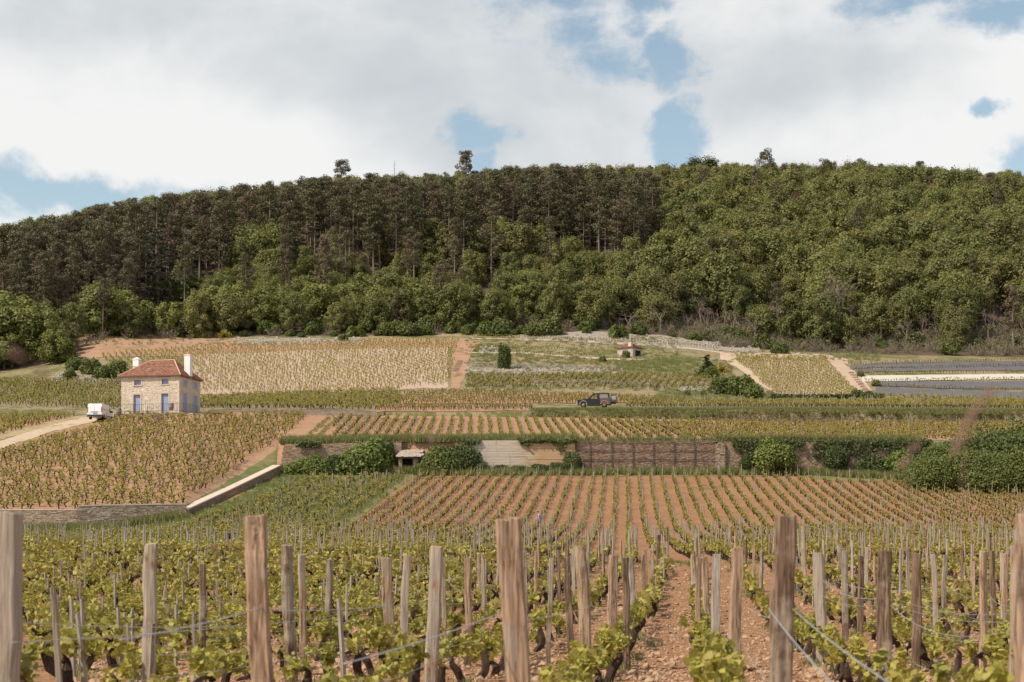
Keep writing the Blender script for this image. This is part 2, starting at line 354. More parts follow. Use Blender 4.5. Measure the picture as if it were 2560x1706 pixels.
U_TAB = {u: rz_(l) for u, l in {
    -900: [(213, 1042), (225, 1015), (250, 975), (275, 955), (290, 935), (330, 890), (400, 800), (450, 745), (500, 710), (560, 710), (700, 730), (1500, 900)],
    0: [(213, 1042), (225, 1011), (250, 963), (275, 945), (290, 925), (330, 862), (400, 755), (450, 685), (500, 640), (540, 628), (620, 640), (1500, 850)],
    250: [(213, 1038), (235, 998), (255, 957), (275, 926), (295, 880), (318, 840), (345, 805), (400, 705), (450, 625), (500, 578), (540, 570), (620, 585), (1500, 820)],
    465: [(213, 1030), (222, 1020), (250, 985), (275, 930), (312, 863), (322, 850), (345, 810), (400, 685), (450, 592), (490, 545), (530, 530), (620, 545), (1500, 800)],
    700: [(213, 1023), (250, 986), (285, 915), (312, 858), (325, 846), (345, 805), (390, 680), (430, 590), (470, 535), (520, 510), (620, 525), (1500, 800)],
    1000: [(216.5, 1031), (230, 1014), (255, 975), (290, 900), (315, 853), (325, 843), (345, 800), (370, 725), (390, 665), (420, 600), (470, 525), (520, 490), (600, 500), (1500, 780)],
    1180: [(216.5, 1030), (230, 1012), (255, 972), (290, 903), (318, 847), (325, 842), (345, 800), (390, 668), (430, 585), (470, 518), (520, 480), (600, 490), (1500, 780)],
    1500: [(218, 1026), (224, 1022), (250, 985), (256, 975), (262, 960), (275, 938), (284, 925), (300, 887), (312, 862), (320, 848), (345, 800), (390, 670), (430, 588), (470, 510), (520, 458), (600, 465), (1500, 760)],
    2000: [(219, 1024), (250, 1004), (256, 998), (300, 893), (315, 882), (325, 875), (345, 832), (390, 705), (430, 612), (470, 530), (520, 468), (600, 470), (1500, 760)],
    2560: [(219, 1028), (245, 1012), (256, 998), (300, 910), (318, 893), (330, 875), (350, 830), (390, 718), (430, 622), (470, 545), (520, 485), (600, 480), (1500, 760)],
    3500: [(219, 1030), (256, 1000), (318, 900), (390, 760), (470, 600), (520, 540), (600, 535), (1500, 780)]}.items()}
def build_tab(tab, y0, y1, win):
    ys = np.arange(y0, y1 + .5, .5); us = sorted(tab); Z = []
    for u in us:
        p = np.array(tab[u]); z = np.interp(ys, p[:, 0], p[:, 1])
        s0 = (p[1, 1] - p[0, 1]) / (p[1, 0] - p[0, 0]); s1 = (p[-1, 1] - p[-2, 1]) / (p[-1, 0] - p[-2, 0])
        z = np.where(ys < p[0, 0], p[0, 1] + (ys - p[0, 0]) * s0, z); z = np.where(ys > p[-1, 0], p[-1, 1] + (ys - p[-1, 0]) * s1, z)
        k = int(win / .5) | 1; zp = np.pad(z, k, mode='reflect', reflect_type='odd')
        z = np.convolve(zp, np.ones(k) / k, 'same')[k:-k]
        Z.append(z)
    return np.array(us, float), ys, np.array(Z)
TL = build_tab(L_TAB, -60, 180, 6); TM = build_tab(M_TAB, 130, 222, 3); TU = build_tab(U_TAB, 205, 1500, 5)
def samp(T, u, Y):
    us, ys, Z = T
    u = np.clip(u, us[0], us[-1]); Y = np.clip(Y, ys[0], ys[-1] - .01)
    i = np.clip(np.searchsorted(us, u, 'right') - 1, 0, len(us) - 2); fu = (u - us[i]) / (us[i + 1] - us[i])
    j = np.clip(((Y - ys[0]) / .5).astype(int), 0, len(ys) - 2); fy = (Y - ys[j]) / .5
    a = Z[i, j] * (1 - fy) + Z[i, j + 1] * fy; b = Z[i + 1, j] * (1 - fy) + Z[i + 1, j + 1] * fy
    return a * (1 - fu) + b * fu
def D1(u): return np.interp(u, [45, 465, 700, 705, 3000], [135, 137, 172, 174, 174])
def D2(u): return np.interp(u, [0, 500, 940, 960, 1300, 1360, 3000], [213, 213, 213, 216.4, 216.4, 218, 218.5])
def hrel(X, Y):
    X = np.asarray(X, float); Y = np.asarray(Y, float); X, Y = np.broadcast_arrays(X, Y)
    u = UC + F * X / np.maximum(Y, 1.0)
    return np.where(Y < D1(u), samp(TL, u, Y), np.where(Y < D2(u), samp(TM, u, Y), samp(TU, u, Y)))
def hz(X, Y):
    r = hrel(X, Y) + CAMZ
    return float(r) if np.ndim(r) == 0 else r
def rowof(z, Y): return HZ - F * (np.asarray(z) - CAMZ) / Y
def ground_at(u, row, seg):
    """distance at which the ground on bearing u lies at photo row, within a terrace segment"""
    a, b, T = {'L': (8., float(D1(u)) - .05, TL), 'M': (float(D1(u)) + .05, float(D2(u)) - .05, TM), 'U': (float(D2(u)) + .05, 600., TU)}[seg]
    ys = np.arange(a, b, .2); r = HZ - F * samp(T, np.full_like(ys, u), ys) / ys
    k = np.nonzero(r <= row)[0]
    return float(ys[k[0]]) if len(k) else float(ys[np.argmin(r)])
def pt(u, Y, dz=0.0):
    X = (u - UC) / F * Y
    return Vector((X, Y, hz(X, Y) + dz))

def terrain():
    us = np.concatenate([-np.geomspace(12000, 420, 12), np.arange(-400, 2990, 16), UC + np.geomspace(1720, 13000, 12)])
    near = np.array([-45, -20, -8, 0, 3, 6, 8, 10, 12, 14, 16, 18, 20, 23, 26, 29, 32, 35, 38, 42, 46, 50, 54, 58, 62, 66, 70, 75, 80, 85, 90, 95, 100.])
    t1 = np.linspace(0, 1, 46)[1:]; t2 = np.linspace(0, 1, 42)
    far = np.concatenate([np.arange(0, 120, 1.5), np.geomspace(120, 1250, 50)])
    rows = []
    for y in near: rows.append(np.full(len(us), y))
    for t in t1: rows.append(100 + (D1(us) - .03 - 100) * t)
    for t in t2: rows.append(D1(us) + .03 + (D2(us) - D1(us) - .06) * t)
    for d in far: rows.append(D2(us) + .03 + d)
    Y = np.array(rows); S = np.where(Y > 60, Y, .5 * Y + 30)
    X = (us[None] - UC) / F * S
    uu = UC + F * X / np.maximum(Y, 1.0)
    Z = np.empty_like(Y); n1_ = len(near) + len(t1); n2_ = n1_ + len(t2)
    Z[:n1_] = samp(TL, uu[:n1_], Y[:n1_]); Z[n1_:n2_] = samp(TM, uu[n1_:n2_], Y[n1_:n2_]); Z[n2_:] = samp(TU, uu[n2_:], Y[n2_:])
    Z += CAMZ
    R_, K = Y.shape
    idx = np.arange(R_ * K).reshape(R_, K)
    f = np.stack([idx[:-1, :-1], idx[:-1, 1:], idx[1:, 1:], idx[1:, :-1]], -1).reshape(-1, 4)
    mb = MB(); mb.add(np.stack([X, Y, Z], -1).reshape(-1, 3), f.tolist())
    me = mb.mesh('terrain', [SOIL, SOIL2, HILL, FLOOR], True)
    r = np.repeat(np.arange(R_ - 1), K - 1)
    yy = Y[:-1, :-1].reshape(-1); ur = np.tile(us[:-1], R_ - 1)
    edge = np.interp(ur, [0, 130, 330, 600, 1300, 1500, 1800, 2000, 2600], [287, 290, 312, 326, 328, 326, 318, 316, 315])
    mi = np.where(r < n1_ - 1, 0, np.where(r < n2_ - 1, 1, np.where(yy > edge, 3, 2)))
    me.polygons.foreach_set('material_index', mi.astype('i')); me.update()
    return link('terrain', me, kind='structure')
terrain()

PN = [0]
def patch(name, seg, bottom, top, mat, off=.05, n=60, m=14, jit=1.0, label=None):
    """a sheet of ground lying on the terrain between two photo-traced edges (u,row)"""
    PN[0] += 1; off = min(off, .02) + .0022 * PN[0]
    sm = lambda: np.convolve(rng.normal(size=n + 8), np.ones(5) / 2.6, 'same')[4:-4]
    j0, j1 = sm() * jit, sm() * jit * .8
    b = np.array(bottom, float); t = np.array(top, float)
    us = np.linspace(max(b[0, 0], t[0, 0]), min(b[-1, 0], t[-1, 0]), n)
    P = []
    for i, u in enumerate(us):
        rb = np.interp(u, b[:, 0], b[:, 1]) + j0[i]; rt = np.interp(u, t[:, 0], t[:, 1]) + j1[i]
        yb = ground_at(u, rb, seg); yt = max(ground_at(u, rt, seg), yb + .05)
        for y in np.linspace(yb, yt, m):
            X = (u - UC) / F * y; P.append((X, y, hz(X, y) + off))
    idx = np.arange(n * m).reshape(n, m)
    f = np.stack([idx[:-1, :-1], idx[1:, :-1], idx[1:, 1:], idx[:-1, 1:]], -1).reshape(-1, 4)
    mb = MB(); mb.add(P, f.tolist())
    return link(name, mb.mesh(name, mat, True), kind='structure')

# lower ground
patch('grass_plot', 'L', [(-60, 1395), (300, 1395), (560, 1398), (760, 1385), (845, 1340), (960, 1245), (1040, 1192)], [(-60, 1345), (45, 1331), (250, 1326), (460, 1293), (590, 1246), (690, 1190), (710, 1180), (1040, 1179)], GRASSY, m=30, jit=2)
patch('meadow', 'L', [(300, 1340), (400, 1330), (480, 1315), (590, 1274), (700, 1224), (800, 1196)], [(300, 1322), (400, 1306), (465, 1291), (590, 1245), (690, 1189), (800, 1182)], soil('fresh grass', (.135, .165, .05), (.11, .145, .04), (.19, .185, .075), (.10, .15, .035), .1, (.22, .2, .1)), jit=2)
patch('grass_strip', 'L', [(1036, 1193), (1500, 1190), (1990, 1191), (2100, 1206), (2300, 1206), (2700, 1220)], [(1036, 1179), (2700, 1179)], GRASSY, jit=2)
#patch('headland_strip', 'L', [(880, 1414), (1900, 1414)], [(880, 1398), (1900, 1398)], GRASSY, m=4, n=40, jit=2)
# middle terrace
patch('grass_bank', 'M', [(440, 1276), (466, 1274), (580, 1226), (690, 1170), (702, 1165)], [(380, 1274), (466, 1262), (580, 1200), (690, 1125), (702, 1118)], GRASSY, jit=1.5)
patch('bare_strip', 'M', [(470, 1262), (580, 1200), (690, 1127), (705, 1112)], [(470, 1250), (580, 1185), (690, 1108), (705, 1100)], ORANGE, jit=1.5)
patch('verge', 'M', [(700, 1112), (1400, 1108), (2700, 1112)], [(700, 1100), (1400, 1099), (2700, 1103)], GRASSY, jit=2)
#patch('grass_track', 'M', [(795, 1100), (813, 1099)], [(795, 1043), (811, 1043)], GRASSY, n=8, jit=1)
patch('dirt_track', 'M', [(-150, 1165), (0, 1124), (120, 1083), (200, 1062), (312, 1044)], [(-150, 1138), (0, 1104), (120, 1064), (200, 1046), (312, 1036)], TRACK, jit=1.2, n=80)
patch('track_verge', 'M', [(-150, 1140), (0, 1105), (120, 1065), (200, 1047), (225, 1041)], [(-150, 1112), (0, 1084), (120, 1056), (200, 1040), (225, 1039)], soil('dry verge', (.36, .27, .15), (.30, .235, .12), (.42, .32, .2), (.16, .15, .06), .08), jit=1.5)
patch('house_yard', 'M', [(200, 1062), (300, 1046), (510, 1036)], [(200, 1046), (300, 1038), (510, 1033)], TRACK, jit=.8)
# upper hillside
patch('pale_plot', 'U', [(470, 985), (700, 986), (900, 980), (1120, 971)], [(210, 898), (470, 871), (700, 862), (950, 853), (1160, 852)], PALE, n=90, m=30)
patch('orange_margin', 'U', [(190, 896), (470, 890), (700, 878), (950, 872), (1170, 868)], [(190, 868), (300, 848), (470, 858), (700, 853), (950, 849), (1190, 846)], ORANGE, n=90)
patch('orange_ramp', 'U', [(1128, 974), (1150, 974)], [(1128, 850), (1198, 850)], ORANGE, n=12, m=30)
patch('orange_ramp', 'U', [(1140, 972), (1160, 950), (1178, 880), (1200, 860)], [(1140, 860), (1200, 850)], ORANGE, n=16, m=20)
patch('stony_edge', 'U', [(330, 866), (600, 862), (900, 852)], [(330, 852), (600, 848), (900, 843)], SCREE, n=60, m=6)
patch('bare_hillside', 'U', [(180, 880), (330, 868), (620, 864)], [(180, 850), (240, 838), (440, 838), (620, 846)], ORANGE, n=50)
patch('stony_terrace', 'U', [(1170, 938), (1400, 937), (1530, 932), (1560, 927)], [(1170, 924), (1400, 922), (1530, 921), (1560, 921)], SCREE, n=50, m=6)
patch('scree_slope', 'U', [(1300, 852), (1480, 858), (1620, 868), (1900, 884)], [(1300, 838), (1500, 829), (1650, 838), (1900, 868)], SCREE, n=60)
patch('hill_path', 'U', [(1180, 848), (1400, 852), (1560, 861), (1700, 870), (1800, 884), (1850, 896)], [(1180, 846), (1400, 850), (1560, 859), (1700, 868), (1800, 880), (1850, 892)], TRACK, n=60, m=5, jit=.5)
patch('terrace_path', 'U', [(1170, 884), (1320, 886), (1520, 901), (1620, 904)], [(1170, 881), (1320, 883), (1520, 897), (1620, 900)], TRACK, n=40, m=4, jit=.4)
patch('grass_slope', 'U', [(1520, 932), (1700, 940), (1800, 943), (1830, 935)], [(1520, 912), (1560, 903), (1640, 901), (1760, 896), (1830, 905)], GRASSY, n=40)
patch('grass_slope', 'U', [(1640, 1004), (1800, 1006), (1960, 1004)], [(1640, 978), (1800, 978), (1960, 990)], GRASSY, n=40)
patch('red_terrace', 'U', [(940, 1031), (1200, 1030), (1330, 1027)], [(940, 1014), (1200, 1014), (1330, 1020)], SOIL2, n=40, off=.06)
patch('red_terrace', 'U', [(1000, 1010), (1300, 1010), (1640, 1006)], [(1000, 985), (1200, 982), (1330, 983), (1660, 990)], SOIL2, n=40)
patch('pale_vineyard', 'U', [(1855, 925), (1900, 965), (1945, 990), (2050, 997), (2165, 998)], [(1800, 890), (1855, 893), (1960, 890), (2060, 893), (2110, 908), (2165, 985)], PALE, n=60, m=26)
patch('pale_margin', 'U', [(1800, 900), (1960, 896), (2070, 900), (2120, 912)], [(1800, 884), (1960, 882), (2070, 886), (2120, 900)], PALE, n=40, m=6)
patch('hill_path', 'U', [(1800, 900), (1835, 915), (1870, 940), (1900, 962), (1905, 964)], [(1800, 890), (1835, 897), (1870, 914), (1900, 940), (1905, 958)], TRACK, n=24)
patch('stair_path', 'U', [(2092, 926), (2120, 950), (2165, 990), (2190, 1008), (2240, 1012)], [(2092, 917), (2120, 919), (2150, 940), (2190, 990), (2240, 1010)], PALE, n=40)
CV = [([(2125, 925), (2200, 920), (2700, 914)], [(2125, 916), (2200, 908), (2700, 901)], CLOTH), ([(2140, 934), (2200, 930), (2700, 927)], [(2140, 926), (2300, 919), (2700, 914)], CLOTH),
      ([(2155, 956), (2300, 953), (2700, 947)], [(2155, 941), (2300, 939), (2700, 934)], WGRAV), ([(2185, 966), (2400, 974), (2700, 974)], [(2185, 956), (2400, 956), (2700, 953)], CLOTH),
      ([(2190, 989), (2300, 993), (2480, 997), (2700, 1002)], [(2190, 969), (2300, 974), (2480, 980), (2700, 985)], CLOTH)]
for i, (b, t, mm) in enumerate(CV):
    o = patch('weed_cloth' if mm is CLOTH else 'gravel_band', 'U', b, t, mm, n=50, m=6, jit=.4)

# ---------------------------------------------------------------- instanced ground cover ("stuff")
def pool(name, objs):
    """prototype objects kept out of the scene, for geometry-node instancing"""
    c = bpy.data.collections.new(name)
    for o in objs: c.objects.link(o)
    return c
def proto(name, mb, mats, smooth=False):
    return bpy.data.objects.new(name, mb.mesh(name, mats, smooth))
def scatter(name, P, rot, scl, coll, label=None, tilt=None):
    """one object whose geometry nodes place the prototypes of a pool on points"""
    P = np.asarray(P, float); n = len(P)
    me = bpy.data.meshes.new(name); me.from_pydata(P.tolist(), [], [])
    k = len(coll.objects)
    a = me.attributes.new('pick', 'INT', 'POINT'); a.data.foreach_set('value', rng.integers(0, k, n).astype('i'))
    a = me.attributes.new('turn', 'FLOAT_VECTOR', 'POINT')
    t = np.zeros((n, 3)); t[:, 2] = rot
    if tilt: t[:, :2] = rng.normal(size=(n, 2)) * tilt
    a.data.foreach_set('vector', t.reshape(-1).astype('f'))
    a = me.attributes.new('size', 'FLOAT', 'POINT'); a.data.foreach_set('value', np.broadcast_to(scl, n).astype('f'))
    g = bpy.data.node_groups.new(name, 'GeometryNodeTree')
    g.interface.new_socket('Geometry', in_out='INPUT', socket_type='NodeSocketGeometry')
    g.interface.new_socket('Geometry', in_out='OUTPUT', socket_type='NodeSocketGeometry')
    nn = g.nodes; L = g.links
    gi = nn.new('NodeGroupInput'); go = nn.new('NodeGroupOutput'); ip = nn.new('GeometryNodeInstanceOnPoints')
    ci = nn.new('GeometryNodeCollectionInfo'); ci.inputs['Collection'].default_value = coll
    ci.inputs['Separate Children'].default_value = True; ci.inputs['Reset Children'].default_value = True
    def na(nm, typ):
        x = nn.new('GeometryNodeInputNamedAttribute'); x.data_type = typ; x.inputs[0].default_value = nm
        return x.outputs[0]
    L.new(gi.outputs[0], ip.inputs['Points']); L.new(ci.outputs[0], ip.inputs['Instance'])
    ip.inputs['Pick Instance'].default_value = True
    L.new(na('pick', 'INT'), ip.inputs['Instance Index']); L.new(na('turn', 'FLOAT_VECTOR'), ip.inputs['Rotation']); L.new(na('size', 'FLOAT'), ip.inputs['Scale'])
    L.new(ip.outputs[0], go.inputs[0])
    o = link(name, me, kind='stuff')
    md = o.modifiers.new('instances', 'NODES'); md.node_group = g
    if label: o['label'] = label
    return o
def inpoly(u, r, poly):
    p = np.array(poly, float); ins = np.zeros(len(u), bool); j = len(p) - 1
    for i in range(len(p)):
        c = ((p[i, 1] > r) != (p[j, 1] > r)) & (u < (p[j, 0] - p[i, 0]) * (r - p[i, 1]) / (p[j, 1] - p[i, 1] + 1e-12) + p[i, 0])
        ins ^= c; j = i
    return ins
def seg_of(X, Y):
    u = UC + F * X / Y
    return np.where(Y < D1(u), 0, np.where(Y < D2(u), 1, 2))
def lattice(seg, slope, drow, dplant, yr, xr, poly, jit=.1, off=0.0, miss=.05):
    """rows along direction (slope,1) at spacing drow; plants every dplant; kept inside a photo-traced plot"""
    ys = np.arange(yr[0], yr[1], dplant); xs = np.arange(xr[0], xr[1], drow) + off
    Y, X0 = np.meshgrid(ys, xs, indexing='ij')
    Y = Y + rng.uniform(-.5, .5, Y.shape) * dplant * .3 + rng.uniform(0, dplant, (1, len(xs)))
    X = X0 + slope * Y + rng.normal(size=Y.shape) * jit
    X = X.ravel(); Y = Y.ravel()
    k = (seg_of(X, Y) == seg) & (rng.random(len(X)) > miss); X, Y = X[k], Y[k]
    Z = hz(X, Y); u = UC + F * X / Y; r = rowof(Z, Y)
    k = inpoly(u, r, poly)
    return np.stack([X[k], Y[k], Z[k] + .06], 1)

def trunk_pts(h, amp):
    n = 5; z = np.linspace(-.08, h, n); p = np.zeros((n, 3)); p[:, 2] = z
    p[1:, 0] = np.cumsum(rng.normal(size=n - 1)) * amp; p[1:, 1] = np.cumsum(rng.normal(size=n - 1)) * amp
    return p
def vine(mb, kind, nl, ls, lobed=False, trunk=True, tmat=1):
    """kind: bush (free standing), row (leaves along a wire, local x), young"""
    if kind == 'young':
        if trunk: mb.tube(trunk_pts(.42, .03), [.03, .026, .022, .02, .012], 4, tmat)
        c = sph(nl) * np.array([.17, .17, .28]) * rng.random((nl, 1)) ** .4 + [0, 0, .48]
    elif kind == 'bush':
        h = rng.uniform(.26, .36)
        tp = trunk_pts(h, .045)
        if trunk:
            mb.tube(tp, np.array([.07, .055, .05, .06, .035]), 5, tmat)
            for k in range(3):
                a = rng.uniform(0, 6.28); e = tp[-1] + np.array([math.cos(a) * .2, math.sin(a) * .2, rng.uniform(.06, .18)])
                mb.tube([tp[-1] * .98, (tp[-1] + e) / 2 + rng.normal(size=3) * .02, e], [.035, .025, .012], 4, tmat)
        ks = 5; cc = np.stack([rng.normal(size=ks) * .19, rng.normal(size=ks) * .19, rng.uniform(h + .0, h + .26, ks)], 1)
        c = cc[rng.integers(0, ks, nl)] + sph(nl) * (rng.random((nl, 1)) ** .5) * np.array([.14, .14, .12])
    else:
        h = rng.uniform(.24, .32); tp = trunk_pts(h, .04)
        if trunk:
            mb.tube(tp, np.array([.065, .05, .045, .05, .035]), 5, tmat)
            mb.tube([tp[-1], tp[-1] + [.22, 0, .05], tp[-1] + [.5, 0, .04]], [.03, .02, .012], 4, tmat)
        ks = 6; cc = np.stack([rng.uniform(-.5, .5, ks), rng.normal(size=ks) * .05, rng.uniform(h - .02, h + .22, ks)], 1)
        c = cc[rng.integers(0, ks, nl)] + sph(nl) * (rng.random((nl, 1)) ** .5) * np.array([.15, .065, .10])
    leaves(mb, c, rng.uniform(.7, 1.25, nl) * ls, [0, 0, 1], .7, 1, 0, lobed)
    return mb
pool_bush = pool('bush_vines', [proto('vine_bush', vine(MB(), 'bush', 40, .095), [VINE_F, VINE_W]) for _ in range(7)])
pool_row = pool('row_vines', [proto('vine_row', vine(MB(), 'row', 52, .085), [VINE_F, VINE_W]) for _ in range(7)])
pool_young = pool('young_vines', [proto('vine_young', vine(MB(), 'young', 22, .11), [VINE_F, VINE_W]) for _ in range(5)])
def stake_mb(h, r):
    mb = MB(); k = rng.uniform(-.03, .03, 2)
    mb.tube([(0, 0, -.15), (k[0] * .4, k[1] * .4, h * .5), (k[0], k[1], h)], [r, r * .95, r * .85], 5)
    return mb
pool_stake = pool('stakes', [proto('stake', stake_mb(rng.uniform(1.0, 1.35), .032), STAKEM) for _ in range(5)])
pool_low = pool('low_stakes', [proto('low_stake', stake_mb(rng.uniform(.85, 1.1), .022), STAKEM) for _ in range(5)])
def tuft(n, h, spread):
    mb = MB()
    a = rng.uniform(0, 6.28, n); r = np.sqrt(rng.random(n)) * spread; b = np.stack([r * np.cos(a), r * np.sin(a), np.zeros(n)], 1)
    l = rng.normal(size=(n, 3)) * .35; l[:, 2] = 1; hh = h * rng.uniform(.5, 1.2, n)
    t = b + l * hh[:, None]; ww = np.stack([np.cos(a + 1), np.sin(a + 1), 0 * a], 1) * (h * .06)
    v = np.stack([b - ww, b + ww, (b + t) / 2 + ww * .8 + [0, 0, .03], t], 1).reshape(-1, 3)
    mb.add(v, [(4 * i, 4 * i + 1, 4 * i + 2, 4 * i + 3) for i in range(n)])
    return mb
pool_grass = pool('grass_tufts', [proto('tuft', tuft(26, .28, .28), GRASS_L) for _ in range(5)])
pool_tall = pool('tall_tufts', [proto('tall_tuft', tuft(34, .62, .35), GRASS_L) for _ in range(5)])
def rock_mb(flatz=.7, ni=1):
    bm = bmesh.new(); bmesh.ops.create_icosphere(bm, subdivisions=ni, radius=1)
    s = Vector(rng.uniform(.6, 1.2, 3)); s.z *= flatz
    for v in bm.verts: v.co = Vector((v.co.x * s.x, v.co.y * s.y, v.co.z * s.z)) * rng.uniform(.75, 1.2)
    mb = MB(); mb.add([tuple(v.co) for v in bm.verts], [tuple(v.index for v in f.verts) for f in bm.faces]); bm.free()
    return mb
pool_clod = pool('clods', [proto('clod', rock_mb(.6), CLODM) for _ in range(6)])
pool_rock = pool('rocks', [proto('rock', rock_mb(.6), ROCKM) for _ in range(6)])
def bramble(n, r, h):
    mb = MB()
    for i in range(n):
        a = rng.uniform(0, 6.28); b = rng.uniform(0, .4) * r; p0 = np.array([b * math.cos(a), b * math.sin(a), 0])
        p2 = np.array([r * rng.uniform(-1, 1), r * rng.uniform(-1, 1), h * rng.uniform(.5, 1.1)])
        mb.tube([p0, (p0 + p2) / 2 + rng.normal(size=3) * .15 * r, p2], [.035, .025, .008], 3, 0, False)
    c = sph(40) * np.array([r, r, h * .5]) * .9 + [0, 0, h * .45]; leaves(mb, c[:22], .25, [0, 0, 1], .5, 1, 1)
    return mb
pool_bramble = pool('brambles', [proto('bramble', bramble(26, 1.5, 2.0), [TWIG, OAK_L]) for _ in range(5)])

ND, FD = 0.1115, 0.07      # direction of the near rows and of the rows in the red field (x per y)
rowrot = lambda s: math.pi / 2 - math.atan(s)
def rots(n, s=None):
    return rng.uniform(0, 6.28, n) if s is None else rowrot(s) + rng.integers(0, 2, n) * math.pi + rng.normal(size=n) * .12
ALLST = []
def plot(name, label, pts, coll, s=None, smin=.8, smax=1.2, stakes=0.0):
    scatter(name, pts, rots(len(pts), s), rng.uniform(smin, smax, len(pts)), coll, label)
    if stakes: ALLST.append(pts[rng.random(len(pts)) < stakes])
# red field below the long wall
RED = [(1046, 1192), (1990, 1191), (2060, 1203), (2300, 1206), (2700, 1222), (2700, 1450), (560, 1450), (790, 1372), (860, 1330), (960, 1246)]
red = lattice(0, FD, 1.2, .74, (58.5, 172), (-60, 90), RED, .05, .35)
plot('red_field_vines', 'straight wired rows of young grapevines across the red field below the long wall', red, pool_row, FD, .75, 1.05, .19)
ST = np.array([(x + .07 * y + .02, y, hz(x + .07 * y, y)) for x in np.arange(-60 + .35, 60, 1.2) for y in [170.8 + rng.normal() * .25] if 1030 < UC + F * (x / y + .07) < 2060])
ALLST.append(ST)
GR = [(-120, 1352), (45, 1342), (250, 1342), (400, 1332), (480, 1313), (590, 1272), (700, 1222), (790, 1196), (1020, 1192), (945, 1246), (845, 1330), (780, 1372), (560, 1450), (-120, 1450)]
gv = lattice(0, FD, 1.25, 1.15, (57, 174), (-90, 0), GR, .12, .2, .16)
plot('grassy_plot_vines', 'grapevines with grey stakes in the grassy plot left of the red field', gv, pool_bush, None, .8, 1.15, .34)
# middle terrace
MV = [(-120, 1300), (440, 1272), (530, 1214), (640, 1138), (706, 1096), (772, 1036), (505, 1041), (330, 1042), (225, 1072), (130, 1096), (0, 1136), (-120, 1176)]
mv = lattice(1, .18, 1.12, 1.0, (134, 214), (-110, 10), MV, .13, .1, .08)
plot('upper_plot_vines', 'gnarled bush vines filling the brown plot below the stone house', mv, pool_bush, None, .85, 1.25, .05)
mw = lattice(1, -.02, 1.2, .85, (177, 215), (-30, 90), [(832, 1097), (2700, 1100), (2700, 1062), (1990, 1060), (1340, 1049), (832, 1043)], .06, .0, .06)
plot('middle_terrace_vines', 'rows of grapevines on the terrace above the long retaining wall', mw, pool_row, -.02, .85, 1.3, .10)
ml = lattice(1, .3, 1.1, .9, (170, 214), (-190, -60), [(-120, 1130), (0, 1090), (120, 1056), (215, 1036), (300, 1030), (300, 1010), (-120, 1010)], .1)
plot('track_side_vines', 'leafy grapevines behind the dusty track left of the van', ml, pool_bush, None, .85, 1.2, .08)
# hillside
up = [
 ('left_slope_vines', 'grapevines on the stony slope left of the stone house', .3, 1.15, .95, [(-120, 1012), (320, 1026), (320, 955), (130, 955), (-120, 950)], pool_bush, (200, 275), .05, .1),
 ('green_strip_vines', 'green strip of grapevines behind the stone house', .9, 1.1, .8, [(500, 1022), (940, 1026), (1000, 1008), (1000, 975), (700, 988), (500, 986)], pool_bush, (212, 260), .05, .05),
 ('red_terrace_vines', 'short rows of grapevines on the narrow red terrace', .25, 1.2, .8, [(940, 1029), (1330, 1026), (1330, 1016), (960, 1016)], pool_row, (214, 234), .05, .06),
 ('hill_row_vines', 'rows of grapevines on the terrace behind the parked off-roader', .5, 1.35, .8, [(960, 1012), (1300, 1012), (1660, 1010), (1720, 1000), (1330, 984), (1160, 978), (1000, 984)], pool_row, (228, 262), .06, .08),
 ('pale_plot_vines', 'sparse lines of young grapevines on the pale steep plot', -.42, 1.25, .85, [(250, 890), (470, 872), (700, 862), (950, 854), (1150, 854), (1140, 880), (1122, 965), (900, 978), (700, 985), (480, 985), (470, 960), (300, 960)], pool_young, (250, 322), .1, .0),
 ('stone_terrace_vines', 'grapevines on the terrace below the slope with the small stone hut', .2, 1.2, .95, [(1165, 972), (1800, 974), (1830, 945), (1560, 938), (1170, 940)], pool_bush, (252, 286), .1, .08),
 ('pale_vineyard_vines', 'straight rows of young grapevines on the pale plot right of the steps', -.12, .95, .6, [(1905, 962), (1950, 992), (2050, 998), (2150, 998), (2100, 940), (2065, 902), (1960, 898), (1830, 896), (1870, 928)], pool_young, (245, 308), .06, .02),
 ('cloth_terrace_vines', 'grapevines below the dark weed cloth on the right slope', .2, 1.1, .85, [(2210, 1010), (2700, 1014), (2700, 1004), (2480, 999), (2210, 992)], pool_bush, (235, 262), .08, .2),
 ('bank_top_vines', 'line of leafy grapevines along the top of the grassy bank', .6, 1.2, .85, [(1560, 1020), (2700, 1024), (2700, 1008), (2150, 1006), (1900, 1008), (1560, 1006)], pool_bush, (220, 250), .05, .25)]
for nm, lb, s, dr, dp, poly, pl, yr, jt, st in up:
    p = lattice(2, s, dr, dp, yr, (-260, 180), poly, jt); p[:, 2] += .12
    plot(nm, lb, p, pl, s if pl is pool_row else None, .75, 1.15, st)
p = []
for (u0, r0, u1, r1) in [(2130, 914, 2700, 899), (2140, 926, 2700, 912), (2150, 937, 2700, 932), (2165, 957, 2700, 951), (2185, 968, 2500, 978), (2500, 978, 2700, 983), (1190, 868, 1520, 880), (1180, 878, 1500, 893), (1560, 852, 1800, 874), (1180, 843, 1560, 855)]:
    for u in np.arange(u0, u1, 7.0):
        r = np.interp(u, [u0, u1], [r0, r1]) + rng.normal() * .7; Y = ground_at(u, r, 'U'); q = pt(u, Y, .2); p.append(tuple(q))
p = np.array(p)
plot('edge_row_vines', 'single lines of grapevines along the edges of the upper terraces', p, pool_bush, None, .55, .95)
st = np.concatenate(ALLST)
scatter('vine_stakes', st + [.12, 0, 0], rng.uniform(0, 6, len(st)), rng.uniform(.75, 1.05, len(st)), pool_stake, 'thin grey vine stakes scattered over the distant plots', .03)

